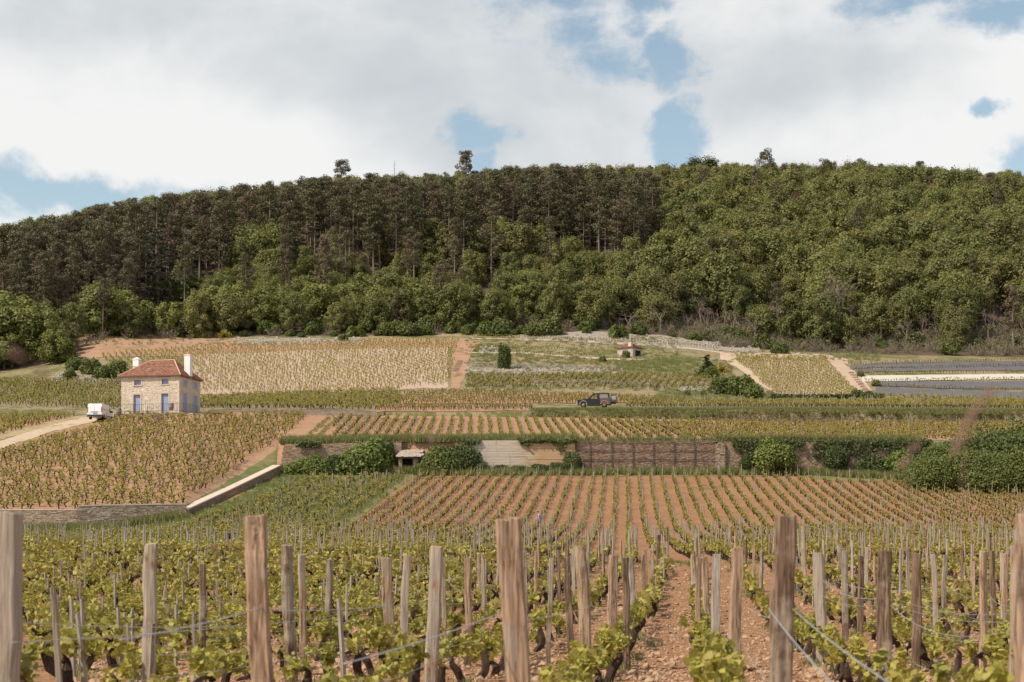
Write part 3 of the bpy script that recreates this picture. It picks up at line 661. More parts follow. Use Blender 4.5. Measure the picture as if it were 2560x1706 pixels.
# grass
def area(n, ur, rr, seg, poly=None, dz=.05):
    u = rng.uniform(*ur, n * 3); r = rng.uniform(*rr, n * 3)
    if poly is not None:
        k = inpoly(u, r, poly); u, r = u[k], r[k]
    P = [tuple(pt(a, ground_at(a, b, seg), dz)) for a, b in zip(u[:n], r[:n])]
    return np.array(P).reshape(-1, 3)
G1 = np.concatenate([area(1500, (-60, 1040), (1179, 1400), 'L', [(-60, 1340), (250, 1328), (460, 1296), (590, 1248), (690, 1192), (710, 1179), (1042, 1179), (1030, 1200), (845, 1338), (760, 1385), (560, 1396), (-60, 1394)], .08), area(700, (300, 800), (1182, 1340), 'L', [(300, 1340), (400, 1330), (480, 1315), (590, 1274), (700, 1224), (800, 1196), (800, 1182), (690, 1189), (590, 1246), (465, 1292), (300, 1322)], .05),
                     lattice(0, .07, .55, .55, (66, 175), (-80, 0), GR, .2, .1, .35)])
scatter('grass', G1, rng.uniform(0, 6.28, len(G1)), rng.uniform(.6, 1.2, len(G1)), pool_grass, 'green grass growing between the vines of the left plot')
def line_tufts(lst, step, n=1, wid=.5):
    P = []
    for seg, pts in lst:
        q = np.array(pts, float)
        for u in np.arange(q[0, 0], q[-1, 0], step):
            for k in range(n):
                uu = u + rng.uniform(-step, step); r = np.interp(uu, q[:, 0], q[:, 1]) + rng.uniform(-1, 1) * wid
                P.append(tuple(pt(uu, ground_at(uu, r, seg), 0)))
    return np.array(P)
G2 = np.concatenate([line_tufts([('M', [(705, 1109), (1000, 1104), (1440, 1103)]), ('M', [(1790, 1105), (2300, 1106)])], 2.2, 3, 3), line_tufts([('M', [(1440, 1104), (1790, 1104)])], 7, 1, 2), line_tufts([('L', [(1042, 1186), (2000, 1184), (2300, 1200)])], 2.6, 2, 5),
                     line_tufts([('L', [(700, 1182), (1045, 1183)])], 2, 3, 4), line_tufts([('L', [(60, 1334), (250, 1330), (460, 1296)])], 2.2, 2, 4)])
GT = []
for y in np.arange(179, 210, .22):
    for x0_ in (-23.7, -22.5):
        if rng.random() < .8: x = x0_ + (y - 195) * -.02 + rng.normal() * .2; GT.append((x, y, hz(x, y)))
scatter('track_grass', np.array(GT), rng.uniform(0, 6.28, len(GT)), rng.uniform(.4, .9, len(GT)), pool_grass, 'two strips of grass on the farm track beside the terrace rows')
scatter('tall_grass', G2, rng.uniform(0, 6.28, len(G2)), rng.uniform(.7, 1.4, len(G2)), pool_tall, 'tall grass along the top and foot of the long retaining wall')
G3 = []
for u in np.arange(1330, 2720, 1.6):
    for k in range(6):
        if math.sin(u * .021) + math.sin(u * .057 + 2) * .7 + rng.normal() * .5 < -1.9: continue
        Y = float(D2(u)) + rng.uniform(-.9, 2.6); v = pt(u, Y)
        if Y < D2(u): v.z = hz((u - UC) / F * (D2(u) + .1), D2(u) + .1) - (D2(u) - Y) * (.9 if u < 1900 else .45) - rng.uniform(0, .3)
        G3.append(tuple(v))
scatter('bank_grass', G3, rng.uniform(0, 6.28, len(G3)), rng.uniform(.6, 1.5, len(G3)), pool_grass, 'rough grass covering the bank in front of the off-roader')
G4 = np.concatenate([area(700, (1520, 1830), (896, 943), 'U', [(1520, 932), (1700, 940), (1800, 943), (1830, 935), (1830, 905), (1760, 896), (1560, 903)]), area(450, (1640, 1960), (978, 1006), 'U'),
                     area(420, (1170, 1560), (850, 930), 'U', [(1190, 905), (1540, 915), (1560, 905), (1330, 888), (1190, 888)]), area(200, (180, 620), (838, 866), 'U'), area(900, (1165, 1700), (846, 936), 'U'), area(350, (1830, 2200), (880, 905), 'U'), area(500, (1165, 1800), (936, 978), 'U')])
scatter('slope_grass', G4, rng.uniform(0, 6.28, len(G4)), rng.uniform(.8, 1.7, len(G4)), pool_grass, 'dry and green grass on the slope around the small stone hut')
# rubble and clods
RB = np.concatenate([area(420, (130, 310), (905, 965), 'U', [(130, 955), (310, 965), (310, 930), (260, 935), (215, 945), (170, 930), (130, 940)]), area(220, (400, 470), (800, 840), 'U', [(405, 838), (470, 838), (455, 805), (436, 800)]),
                     area(320, (1165, 1560), (921, 936), 'U'), area(420, (1440, 1920), (830, 885), 'U', [(1300, 850), (1480, 856), (1620, 866), (1900, 884), (1900, 872), (1650, 840), (1480, 832)]), area(160, (1700, 1900), (968, 980), 'U'),
                     area(120, (1200, 1260), (868, 885), 'U'), area(260, (580, 900), (845, 864), 'U')])
scatter('rubble', RB, rng.uniform(0, 6, len(RB)), rng.uniform(.12, .45, len(RB)), pool_rock, 'grey limestone rubble lying along the upper terraces')
nc = 46000
cy = 8 + (60 - 8) * rng.random(nc) ** 1.5; cx = ND * cy + rng.uniform(-1, 1, nc) * (.36 * cy + .5); 
sz = rng.uniform(.010, .034, len(cx)) * (1 + (rng.random(len(cx)) < .10) * 1.1)
scatter('soil_clods', np.stack([cx, cy, hz(cx, cy) + sz * .25], 1), rng.uniform(0, 6, len(cx)), sz, pool_clod, 'red clods and pebbles on the bare soil between the near rows', .5)

# ---------------------------------------------------------------- stone house
def stones(mb, x0, x1, z0, z1, y, depth, sw, sh, holes=(), gap=.012, mat=0, topf=None, botf=None, axis='x', sgn=-1, back=.02):
    """courses of separate stones on a wall face in the plane axis-z, proud of y by depth; holes = (xa,xb,za,zb)"""
    z = z0
    while z < z1 - .02:
        h = min(sh * rng.uniform(.7, 1.35), z1 - z)
        x = x0 - rng.uniform(0, sw)
        while x < x1:
            wd = sw * rng.uniform(.55, 1.6); a, b = max(x, x0), min(x + wd, x1)
            x += wd
            if b - a < .05: continue
            cx, cz = (a + b) / 2, z + h / 2
            if topf and z + h > topf(cx): continue
            if botf and cz < botf(cx): continue
            if any(b > p and a < q and z + h > s and z < t for p, q, s, t in holes):
                for p, q, s, t in holes:
                    if b > p and a < q and z + h > s + .02 and z < t - .02:
                        if a < p < b: b = p
                        elif a < q < b: a = q
                        else: b = a
                if b - a < .04: continue
            d = depth * rng.uniform(.6, 1.3)
            lo, hi = (a + gap / 2, z + gap / 2), (b - gap / 2, z + h - gap / 2)
            if axis == 'x': mb.box((lo[0], y + sgn * d, lo[1]), (hi[0], y + back, hi[1]), mat, .008)
            else: mb.box((y - .02, lo[0], lo[1]), (y + d, hi[0], hi[1]), mat, .008)
        z += h
    return mb

def house():
    HA = -13.3
    Y = 203.; X = (447.5 - UC) / F * Y; zb = rowof(0, Y)
    base = CAMZ + (HZ - 1031) / F * Y
    t = thing('stone_house', 'two storey limestone house with red hipped roof, blue doors and two white chimneys', 'house', (X, Y, base), R(HA))
    W, D, H = 7.9, 6.2, 4.72
    b = MB(); b.box((-W, .25, -1.0), (0, D, H)); part('wall', b, MORTAR, t)
    doors = [(-6.26, -5.30, -.2, 2.36), (-2.41, -1.43, -.2, 2.42)]
    wins = [(-6.16, -5.22, 3.54, 4.22), (-2.36, -1.41, 3.58, 4.26)]
    swin = [(1.1, 2.25, 3.5, 4.26), (4.2, 5.35, 3.5, 4.26)]; sdoor = [(1.05, 2.25, .35, 2.6), (4.15, 5.35, .25, 2.55)]
    mar = .16
    g = lambda l: [(p - mar, q + mar, s - mar, u + mar) for p, q, s, u in l]
    s = MB(); stones(s, -W + .35, -.35, -.8, H, 0, .05, .36, .15, g(doors + wins), back=.27); part('stone_facing', s, LIME, t, kind='stuff')
    s = MB(); stones(s, .35, D - .3, -.8, H, 0, .05, .34, .15, g(swin + sdoor), axis='y'); part('stone_facing', s, LIME, t, kind='stuff')
    z = -.8; k = 0
    while z < H - .1:                                   # corner stones
        h = min(.3, H - z); l = .5 if k % 2 else .33; l2 = .33 if k % 2 else .5
        q = MB(); q.box((-l, -.06, z + .006), (.06, l2, z + h - .006), 0, .006); part('corner_stone', q, LIME, t)
        q = MB(); q.box((-W - .05, -.06, z + .006), (-W + l, .4, z + h - .006), 0, .006); part('corner_stone', q, LIME, t)
        q = MB(); q.box((-.3, D - l2, z + .006), (.06, D + .04, z + h - .006), 0, .006); part('corner_stone', q, LIME, t)
        z += h; k += 1
    def opening(name, x0, x1, z0, z1, side, leafs, sub):
        q = MB(); m_ = .17; lint = .24
        bars = [((x0 - m_, z0), (x0, z1)), ((x1, z0), (x1 + m_, z1)), ((x0 - m_ - .05, z1), (x1 + m_ + .05, z1 + lint))]
        if z0 > .3: bars.append(((x0 - m_, z0 - .12), (x1 + m_, z0)))
        o = MB()
        for a, c in bars:
            if side: o.box((0, a[0], a[1]), (.09, c[0], c[1]))
            else: o.box((a[0], -.08, a[1]), (c[0], .26, c[1]))
        fr = MB(); n = 4 * leafs
        for i in range(n):                              # planks of the leaves
            a = x0 + (x1 - x0) * i / n + .006; c = x0 + (x1 - x0) * (i + 1) / n - .006
            if side: fr.box((-.03, a, z0), (.035, c, z1 - .004))
            else: fr.box((a, .15, z0), (c, .26, z1 - .004))
        if side: fr.box((-.03, x0, z0), (.022, x1, z1 - .01))
        p = part(name, fr, BLUE, t); part('stone_surround', o, COPING, p)
        if sub:
            hd = MB(); xx = x1 - .15
            (hd.box((.035, xx, 1.0), (.08, xx + .04, 1.12)) if side else hd.box((xx, .11, 1.0), (xx + .04, .15, 1.12))); part('handle', hd, IRON, p)
    for d in doors: opening('door', *d, False, 1, True)
    for d in wins: opening('window_shutter', *d, False, 2, False)
    for d in swin: opening('window_shutter', *d, True, 2, False)
    for d in sdoor: opening('long_shutter', *d, True, 2, False)
    # hipped roof
    ov = .40; e = [(-W - ov, -ov), (ov, -ov), (ov, D + ov), (-W - ov, D + ov)]; rz0 = H - .02; rt = 7.05
    r0, r1 = (-5.45, D / 2), (-2.1, D / 2)
    b = MB(); V = [(*p, rz0) for p in e] + [(*r0, rt), (*r1, rt)] + [(*p, rz0 - .09) for p in e]
    b.add(V, [(0, 1, 5, 4), (1, 2, 5), (2, 3, 4, 5), (3, 0, 4), (6, 9, 8, 7), (0, 6, 7, 1), (1, 7, 8, 2), (2, 8, 9, 3), (3, 9, 6, 0)])
    rf = part('roof', b, TILEB, t)
    tl = MB()
    def slope(A, B, Cc, Dd, rows):                      # tile courses from eave AB up to ridge DC
        A, B, Cc, Dd = map(np.array, (A, B, Cc, Dd)); nrm = np.cross(B - A, Dd - A); nrm = nrm / np.linalg.norm(nrm)
        for i in range(rows):
            f0, f1 = i / rows, (i + 1.25) / rows; f1 = min(f1, 1)
            a0, b0 = A + (Dd - A) * f0, B + (Cc - B) * f0; a1, b1 = A + (Dd - A) * f1, B + (Cc - B) * f1
            L = np.linalg.norm(b0 - a0); n = max(1, int(L / .21)); off = rng.random()
            for j in range(n):
                s0, s1 = (j + .03) / n, (j + .97) / n; lift = rng.uniform(.035, .06)
                p = [a0 + (b0 - a0) * s0 + nrm * lift, a0 + (b0 - a0) * s1 + nrm * (lift + rng.uniform(-.008, .008)), a1 + (b1 - a1) * s1 + nrm * .014, a1 + (b1 - a1) * s0 + nrm * .014]
                p += [p[0] - nrm * .03, p[1] - nrm * .03]
                tl.add(p, [(0, 1, 2, 3), (4, 5, 1, 0)])
    q = [np.array((*p, rz0)) for p in e]; ra, rb = np.array((*r0, rt)), np.array((*r1, rt))
    slope(q[0], q[1], rb, ra, 26); slope(q[1], q[2], rb, rb, 26); slope(q[2], q[3], ra, rb, 26); slope(q[3], q[0], ra, ra, 26)
    link('roof_tiles', tl.mesh('roof_tiles', TILE), rf, kind='stuff')
    for a, c in ((q[1], rb), (q[0], ra), (ra, rb), (q[2], rb)):
        h = MB(); h.tube([a + [0, 0, .03], c + [0, 0, .03]], .075, 8); part('ridge_tile', h, flat('ridge tile', (.56, .33, .23), .85) if 'ridge tile' not in MATS else MATS['ridge tile'], t)
    MATS.setdefault('ridge tile', bpy.data.materials.get('ridge tile'))
    def chimney(x, y, zt, z0, pot):
        c = MB(); w2 = .4
        c.box((x - w2, y - w2 * .95, z0), (x + w2, y + w2 * .95, zt)); c.box((x - w2 - .05, y - w2 - .03, zt), (x + w2 + .05, y + w2 + .03, zt + .08))
        p = part('chimney', c, WHITE, t)
        k = MB()
        if pot: k.lathe([(.17, zt + .08), (.2, zt + .2), (.15, zt + .38), (.12, zt + .40)], 10, 0, 'z', (x, y, 0)); part('chimney_pot', k, TILEB if False else flat('terracotta pot', (.55, .22, .12)), p)
        else:
            k.add([(x - .45, y - .42, zt + .08), (x + .45, y - .42, zt + .08), (x + .45, y + .42, zt + .08), (x - .45, y + .42, zt + .08), (x, y, zt + .36)], [(0, 1, 4), (1, 2, 4), (2, 3, 4), (3, 0, 4), (3, 2, 1, 0)])
            part('chimney_cap', k, WHITE, p)
            k = MB(); k.box((x - .42, y - .41, 6.28), (x + .42, y + .41, 6.33)); part('flashing', k, IRON, p)
    chimney(-7.35, 3.1, 7.22, 4.6, False); chimney(-.15, 3.1, 7.6, 4.6, True)
    # terrace railing in front of the house
    rl = thing('railing', 'thin dark metal railing along the terrace of the stone house', 'railing', (X, Y, base), R(HA))
    pth = [(-W + .2, -1.3), (1.2, -1.3), (1.2, 5.6)]
    for (xa, ya), (xb, yb) in zip(pth, pth[1:]):
        k = MB()
        for zz in (.12, 1.0): k.tube([(xa, ya, zz), (xb, yb, zz)], .018, 4)
        part('rail', k, IRON, rl)
        n = int(math.hypot(xb - xa, yb - ya) / .28)
        for i in range(n + 1):
            f = i / n; xx, yy = xa + (xb - xa) * f, ya + (yb - ya) * f
            k = MB(); k.tube([(xx, yy, -.25), (xx, yy, 1.0)], .024 if i % 7 == 0 else .010, 4, 0, False); part('railing_post' if i % 7 == 0 else 'baluster', k, IRON, rl)
    def barrel(lx, ly, lab, lift=0.):
        m = Matrix.Rotation(R(HA), 3, 'Z') @ Vector((lx, ly, 0)); p = Vector((X, Y, base)) + m
        bt = thing('barrel', lab, 'barrel', (p.x, p.y, base + lift), rng.uniform(0, 3))
        k = MB(); k.lathe([(.27, 0), (.33, .18), (.355, .42), (.33, .68), (.27, .86)], 18); part('staves', k, BARRELM, bt, True)
        for zz, rr in ((.06, .295), (.26, .348), (.6, .348), (.8, .295)):
            h = MB(); h.lathe([(rr + .006, zz - .025), (rr + .012, zz + .025)], 18); part('hoop', h, IRON, bt, True)
    barrel(-7.3, -2.0, 'old wooden barrel standing by the track between the white van and the house', -.35)
    barrel(-.25, -1.75, 'old wooden barrel standing in front of the right blue door of the stone house', .15)
    tw = thing('terrace_wall', 'low stone wall carrying the terrace under the stone house', 'wall', (X, Y, base), R(HA))
    k = MB(); k.box((-W - .2, -1.75, -2.0), (1.6, -.1, -.22)); k.box((.1, -.1, -2), (1.6, D, -.23)); part('core', k, JOINT, tw)
    s = MB(); stones(s, -W - .2, 1.6, -1.6, -.2, -1.75, .05, .34, .13); part('stones', s, DRYST, tw, kind='stuff')
    s = MB(); stones(s, -1.7, D, -1.6, -.2, 1.6, .05, .34, .13, axis='y'); part('stones', s, DRYST, tw, kind='stuff')
house()

def hut():
    Y = 298.; X = (1582 - UC) / F * Y; base = CAMZ + (HZ - 896) / F * Y
    t = thing('stone_hut', 'small square stone hut with red pyramid roof high on the terraces', 'hut', (X, Y, base), R(-36))
    W, H = 3.35, 2.1
    b = MB(); b.box((-W, 0, -1.0), (0, W, H)); part('wall', b, MORTAR, t)
    win = (-2.2, -1.2, .96, 1.55); dr = (.85, 2.65, .45, 1.62)
    s = MB(); stones(s, -W, 0, -.5, H, 0, .05, .3, .14, [tuple(np.array(win) + [-.05, .05, -.05, .05])]); part('stone_facing', s, stonemat('pale hut stone', [(.62, .55, .47), (.54, .46, .37), (.68, .62, .55)]), t, kind='stuff')
    s = MB(); stones(s, 0, W, -.5, H, 0, .05, .3, .14, [tuple(np.array(dr) + [-.05, .05, -.05, .05])], axis='y'); part('stone_facing', s, MATS['pale hut stone'], t, kind='stuff')
    for i in range(2):
        q = MB(); a = win[0] + .5 * i
        q.box((a + .01, -.07, win[2]), (a + .49, .0, win[3])); part('window_shutter', q, DBLUE, t)
        q = MB(); a = dr[0] + .9 * i
        q.box((0, a + .02, dr[2]), (.06, a + .86, dr[3])); p = part('door', q, DARKW, t)
        h = MB(); h.box((.06, a + .4, dr[2] + .5), (.09, a + .46, dr[2] + .6)); part('handle', h, CHROME, p)
    ov = .28; c = (-W / 2, W / 2); e = [(-W - ov, -ov), (ov, -ov), (ov, W + ov), (-W - ov, W + ov)]
    b = MB(); b.add([(*p, H) for p in e] + [(*c, 3.3)] + [(*p, H - .08) for p in e], [(0, 1, 4), (1, 2, 4), (2, 3, 4), (3, 0, 4), (8, 7, 6, 5), (0, 5, 6, 1), (1, 6, 7, 2), (2, 7, 8, 3), (3, 8, 5, 0)])
    rf = part('roof', b, TILEB, t)
    tl = MB(); ap = np.array((*c, 3.3))
    for i in range(4):
        A, B = np.array((*e[i], H)), np.array((*e[(i + 1) % 4], H)); nr = np.cross(B - A, ap - A); nr /= np.linalg.norm(nr)
        for k in range(13):
            f0, f1 = k / 13, min(1, (k + 1.2) / 13); a0, b0, a1, b1 = A + (ap - A) * f0, B + (ap - B) * f0, A + (ap - A) * f1, B + (ap - B) * f1
            n = max(1, int(np.linalg.norm(b0 - a0) / .22))
            for j in range(n):
                s0, s1 = (j + .04) / n, (j + .96) / n; l = rng.uniform(.035, .06)
                tl.add([a0 + (b0 - a0) * s0 + nr * l, a0 + (b0 - a0) * s1 + nr * l, a1 + (b1 - a1) * s1 + nr * .012, a1 + (b1 - a1) * s0 + nr * .012], [(0, 1, 2, 3)])
    link('roof_tiles', tl.mesh('roof_tiles', TILE), rf, kind='stuff')
    k = MB(); k.box((-1.02, -.06, H - .4), (-.32, .62, 3.12)); p = part('chimney', k, COPING, t)
    k = MB(); k.box((-1.08, -.12, 3.12), (-.26, .68, 3.2)); part('chimney_cap', k, JOINT, p)
    k = MB(); k.add([(-.86, .06, 3.2), (-.46, .06, 3.2), (-.46, .46, 3.2), (-.86, .46, 3.2), (-.74, .2, 4.15), (-.58, .2, 4.15), (-.58, .34, 4.15), (-.74, .34, 4.15)], [(0, 1, 5, 4), (1, 2, 6, 5), (2, 3, 7, 6), (3, 0, 4, 7), (4, 5, 6, 7)])
    part('chimney_spire', k, flat('grey stone', (.33, .31, .26)), p)
    k = MB(); k.box((-.70, .03, 3.36), (-.6, .12, 3.52)); part('smoke_hole', k, DARKW, p)
hut()

# ---------------------------------------------------------------- walls
def wallrun(name, label, pts, thick, bot, top, sw, sh, mat, core=JOINT, coping=None, depth=.06, topjit=0.0, cat='wall', cw=1.2):
    """pts: (X,Y) polyline whose right-hand side is the visible face; bot/top: functions of (X,Y)"""
    p0 = Vector((*pts[0], 0)); t = thing(name, label, cat, (p0.x, p0.y, bot(*pts[0])))
    z00 = bot(*pts[0])
    co = MB(); st = MB()
    for (xa, ya), (xb, yb) in zip(pts, pts[1:]):
        L = math.hypot(xb - xa, yb - ya); d = np.array([(xb - xa) / L, (yb - ya) / L]); nn = np.array([-d[1], d[0]])
        n = max(2, int(L / 1.0)); V = []; 
        for i in range(n + 1):
            x, y = xa + (xb - xa) * i / n, ya + (yb - ya) * i / n
            for (o, z) in ((0, bot(x, y) - .6), (thick, bot(x, y) - .6), (thick, top(x, y) - .02), (0, top(x, y) - .02)):
                V.append((x + nn[0] * o - p0.x, y + nn[1] * o - p0.y, z - z00))
        f = [(4 * i + k, 4 * i + (k + 1) % 4, 4 * i + 4 + (k + 1) % 4, 4 * i + 4 + k) for i in range(n) for k in range(4)] + [(0, 1, 2, 3), (4 * n + 3, 4 * n + 2, 4 * n + 1, 4 * n)]
        co.add(V, f)
        s = MB(); tz = lambda c: top(xa + d[0] * c, ya + d[1] * c) - z00 + (rng.normal() * topjit if topjit else 0); bz = lambda c: bot(xa + d[0] * c, ya + d[1] * c) - z00 - .2
        zs = [top(xa + (xb - xa) * k, ya + (yb - ya) * k) - z00 for k in (0, .25, .5, .75, 1)]; bs = [bot(xa + (xb - xa) * k, ya + (yb - ya) * k) - z00 for k in (0, .5, 1)]
        stones(s, 0, L, min(bs) - .3, max(zs) + .02, 0, depth, sw, sh, topf=lambda c: tz(c) + .03, botf=bz)
        if s.n:
            v = np.concatenate(s.v); q = np.empty_like(v)
            q[:, 0] = xa - p0.x + d[0] * v[:, 0] + nn[0] * v[:, 1]; q[:, 1] = ya - p0.y + d[1] * v[:, 0] + nn[1] * v[:, 1]; q[:, 2] = v[:, 2]
            st.add(q, s.f)
        if coping:
            m = max(1, int(L / cw))
            for i in range(m):
                a, b = (i + .012) / m * L, (i + .988) / m * L; V = []
                for c in (a, b):
                    for o, z in ((-.08, -.02), (thick + .05, -.02), (thick + .05, .09), (-.08, .09)):
                        x, y = xa + d[0] * c, ya + d[1] * c
                        V.append((x + nn[0] * o - p0.x, y + nn[1] * o - p0.y, top(x, y) + z - z00 + .0))
                k = MB(); k.add(V, [(0, 1, 2, 3), (7, 6, 5, 4), (0, 4, 5, 1), (1, 5, 6, 2), (2, 6, 7, 3), (3, 7, 4, 0)]); part('coping_stone', k, coping, t)
    part('core', co, core, t); part('stones', st, mat, t, kind='stuff')
    return t
WY = 173.7
lo = lambda x, y: float(samp(TL, np.array(UC + F * x / y), np.array(y))) + CAMZ
md = lambda x, y: float(samp(TM, np.array(UC + F * x / y), np.array(y + .6))) + CAMZ
xw = lambda u, y=WY: (u - UC) / F * y
wt = lambda x, y: md(x, y + .3) - .02
wallrun('retaining_wall', 'old rust brown dry stone retaining wall left of the big green bush', [(xw(705), WY + 3), (xw(705), WY), (xw(1004), WY)], .5, lo, lambda x, y: wt(x, max(y, WY)) - .05 , .34, .11, DRYST, topjit=.05)
wallrun('retaining_wall', 'dry stone retaining wall hung with ivy on the right of the grid faced wall', [(xw(1797), WY), (xw(2420), WY)], .5, lo, wt, .34, .11, DRYST, topjit=.05)
wallrun('rubble_pier', 'heap of loose pale stones at the right end of the grid faced wall', [(xw(1788), WY - .25), (xw(1812), WY - .25)], .4, lo, lambda x, y: wt(x, y) - .15, .3, .16, stonemat('pale rubble', [(.42, .32, .23), (.35, .25, .175), (.48, .39, .30)]), depth=.16, topjit=.1)
gw = wallrun('gabion_wall', 'long straight wall of stacked stones held behind a dark steel grid', [(xw(1440), WY - .1), (xw(1790), WY - .1)], .5, lo, lambda x, y: wt(x, y) + .03, .27, .085, stonemat('gabion stone', [(.36, .24, .17), (.29, .185, .13), (.43, .31, .23), (.25, .155, .11), (.47, .36, .27)]), depth=.07)
gx0, gz0 = xw(1440), lo(xw(1440), WY - .1)
zt = lambda x: wt(x, WY - .1) - gz0
for uu in (1441, 1475, 1529, 1582, 1633, 1685, 1736, 1789):
    k = MB(); x = xw(uu) - gx0; k.box((x - .03, -.19, -.2), (x + .03, -.13, zt(xw(uu)))); part('steel_upright', k, IRON, gw)
for fz in (.12, .42, .72, .98):
    k = MB(); x0_, x1_ = 0.0, xw(1790) - gx0
    k.add([(x0_, -.18, fz * zt(gx0) - .02), (x1_, -.18, fz * zt(xw(1790)) - .02), (x1_, -.18, fz * zt(xw(1790)) + .02), (x0_, -.18, fz * zt(gx0) + .02), (x0_, -.14, fz * zt(gx0) - .02), (x1_, -.14, fz * zt(xw(1790)) - .02), (x1_, -.14, fz * zt(xw(1790)) + .02), (x0_, -.14, fz * zt(gx0) + .02)],
          [(0, 1, 2, 3), (7, 6, 5, 4), (0, 4, 5, 1), (3, 2, 6, 7), (1, 5, 6, 2), (0, 3, 7, 4)]); part('steel_bar', k, IRON, gw)
def concrete():
    x0, x1 = xw(1176), xw(1438); zb = lo(xw(1300), WY) - .4; ztp = wt(xw(1300), WY) + .08
    t = thing('concrete_wall', 'board marked concrete wall, whitish left and tan right, below the terrace rows', 'wall', ((x0 + x1) / 2, WY - .2, zb))
    L = (x1 - x0) / 2; H = ztp - zb
    b = MB(); b.box((-L, .02, -.3), (L, .6, H)); part('core', b, CONC, t)
    nb = 13
    for i in range(nb):
        z0_, z1_ = H * i / nb, H * (i + 1) / nb; j = rng.uniform(-L * .3, L * .3)
        for a, c in ((-L, j), (j, L)):
            k = MB(); d = rng.uniform(.0, .035); k.box((a + .008, -.04 - d, z0_ + .008), (c - .008, .03, z1_ - .008)); part('board_mark', k, CONC, t)
concrete()
# low walls around the upper plot on the left
u2 = lambda u, Y: ((u - UC) / F * Y, Y)
wallrun('low_wall', 'low grey dry stone wall closing the brown vine plot at the lower left', [u2(-160, 134.9), u2(195, 134.9)], .45, lo, lambda x, y: float(samp(TM, np.array(UC + F * x / y), np.array(135.4))) + CAMZ + .0, .32, .11, LOWST, coping=COPING, cw=.9)
wallrun('low_wall', 'slightly taller stretch of low dry stone wall meeting the white coped ramp wall', [u2(195, 134.7), u2(466, 136.8)], .45, lo, lambda x, y: float(samp(TM, np.array(UC + F * x / y), np.array(y + .6))) + CAMZ + .32, .32, .11, LOWST, coping=COPING, cw=.9)
wallrun('ramp_wall', 'low slanting wall with broad pale coping climbing to the retaining wall', [u2(469, 136.8), u2(580, 154.6), u2(700, 171.3)], .75, lambda x, y: lo(x, y) , lambda x, y: CAMZ + (HZ - np.interp(UC + F * x / y, [469, 580, 700], [1274, 1223, 1165])) / F * y, .34, .12, stonemat('brown ramp stone', [(.36, .25, .18), (.30, .2, .14), (.42, .31, .23)]), coping=COPING, cw=1.3)  # brown ramp stones, darker than those of the low wall
wallrun('garden_wall', 'long low grey wall between the brown plot and the green strip right of the house', [u2(520, 212.6), u2(942, 212.6)], .4, lambda x, y: float(samp(TM, np.array(UC + F * x / y), np.array(y - .3))) + CAMZ, lambda x, y: float(samp(TU, np.array(UC + F * x / y), np.array(213.6))) + CAMZ + .1, .6, .16, stonemat('grey garden stone', [(.36, .29, .23), (.42, .35, .28), (.31, .25, .2)]))
wallrun('terrace_wall', 'dark mossy stone wall under the grassy bank at the right', [u2(1750, 217.2), u2(2640, 217.6)], .5, lambda x, y: float(samp(TM, np.array(UC + F * x / y), np.array(y - .5))) + CAMZ, lambda x, y: float(samp(TM, np.array(UC + F * x / y), np.array(y - .5))) + CAMZ + (.5 + .2 * math.sin(x * .35)), .34, .13, DARKST, topjit=.08)
wallrun('terrace_wall', 'low tumbled stone wall behind the terrace rows above the off-roader', [u2(1330, 262.5), u2(1640, 262.5)], .4, lambda x, y: hz(x, y) - .1, lambda x, y: hz(x, y) + .55, .34, .14, ROCKM, topjit=.12)
wallrun('terrace_wall', 'pale stone edging below the scrubby terrace with the round juniper', [u2(1165, 284), u2(1540, 284)], .4, lambda x, y: hz(x, y) - .1, lambda x, y: hz(x, y) + .45, .4, .14, ROCKM, topjit=.12)
def cabin():
    Y = WY - 1.6; x0, x1 = xw(996, Y), xw(1046, Y); zb = lo(xw(1020), Y); 
    t = thing('stone_shelter', 'small stone shelter with slab roof and dark doorway set in the retaining wall', 'shelter', ((x0 + x1) / 2, Y, zb))
    L = (x1 - x0) / 2; H = 1.75
    k = MB(); k.box((-L, .1, -.4), (-L + .42, 1.6, H)); k.box((L - .62, .1, -.4), (L, 1.6, H)); k.box((-L + .42, 1.2, -.4), (L - .62, 1.6, H)); k.box((-L, .02, H - .14), (L, 1.6, H)); part('wall', k, JOINT, t)
    s = MB(); stones(s, -L, -L + .4, -.3, H - .16, .1, .06, .26, .12); stones(s, L - .6, L, -.3, H - .16, .1, .06, .26, .12); part('stones', s, DRYST, t, kind='stuff')
    k = MB(); k.box((-L + .42, .9, -.3), (L - .62, 1.15, H - .15)); part('doorway', k, DARKW, t)
    for r in range(5):
        y0_, z0_ = -.35 + r * .42, H + .02 + r * .17; x = -L - .25 + r * .12
        while x < L + .15:
            wd = rng.uniform(.3, .62); k = MB()
            k.add([(x, y0_ + rng.uniform(-.06, .06), z0_), (x + wd - .03, y0_ + rng.uniform(-.06, .06), z0_), (x + wd - .03, y0_ + .6, z0_ + .2), (x, y0_ + .6, z0_ + .2),
                   (x, y0_, z0_ + .06), (x + wd - .03, y0_, z0_ + .06 + rng.uniform(-.02, .02)), (x + wd - .03, y0_ + .6, z0_ + .26), (x, y0_ + .6, z0_ + .26)],
                  [(0, 3, 2, 1), (4, 5, 6, 7), (0, 1, 5, 4), (1, 2, 6, 5), (2, 3, 7, 6), (3, 0, 4, 7)]); part('roof_slab', k, ROOFSLAB, t); x += wd
ROOFSLAB = stonemat('roof slab', [(.52, .44, .38), (.44, .36, .3), (.6, .53, .47)])
cabin()
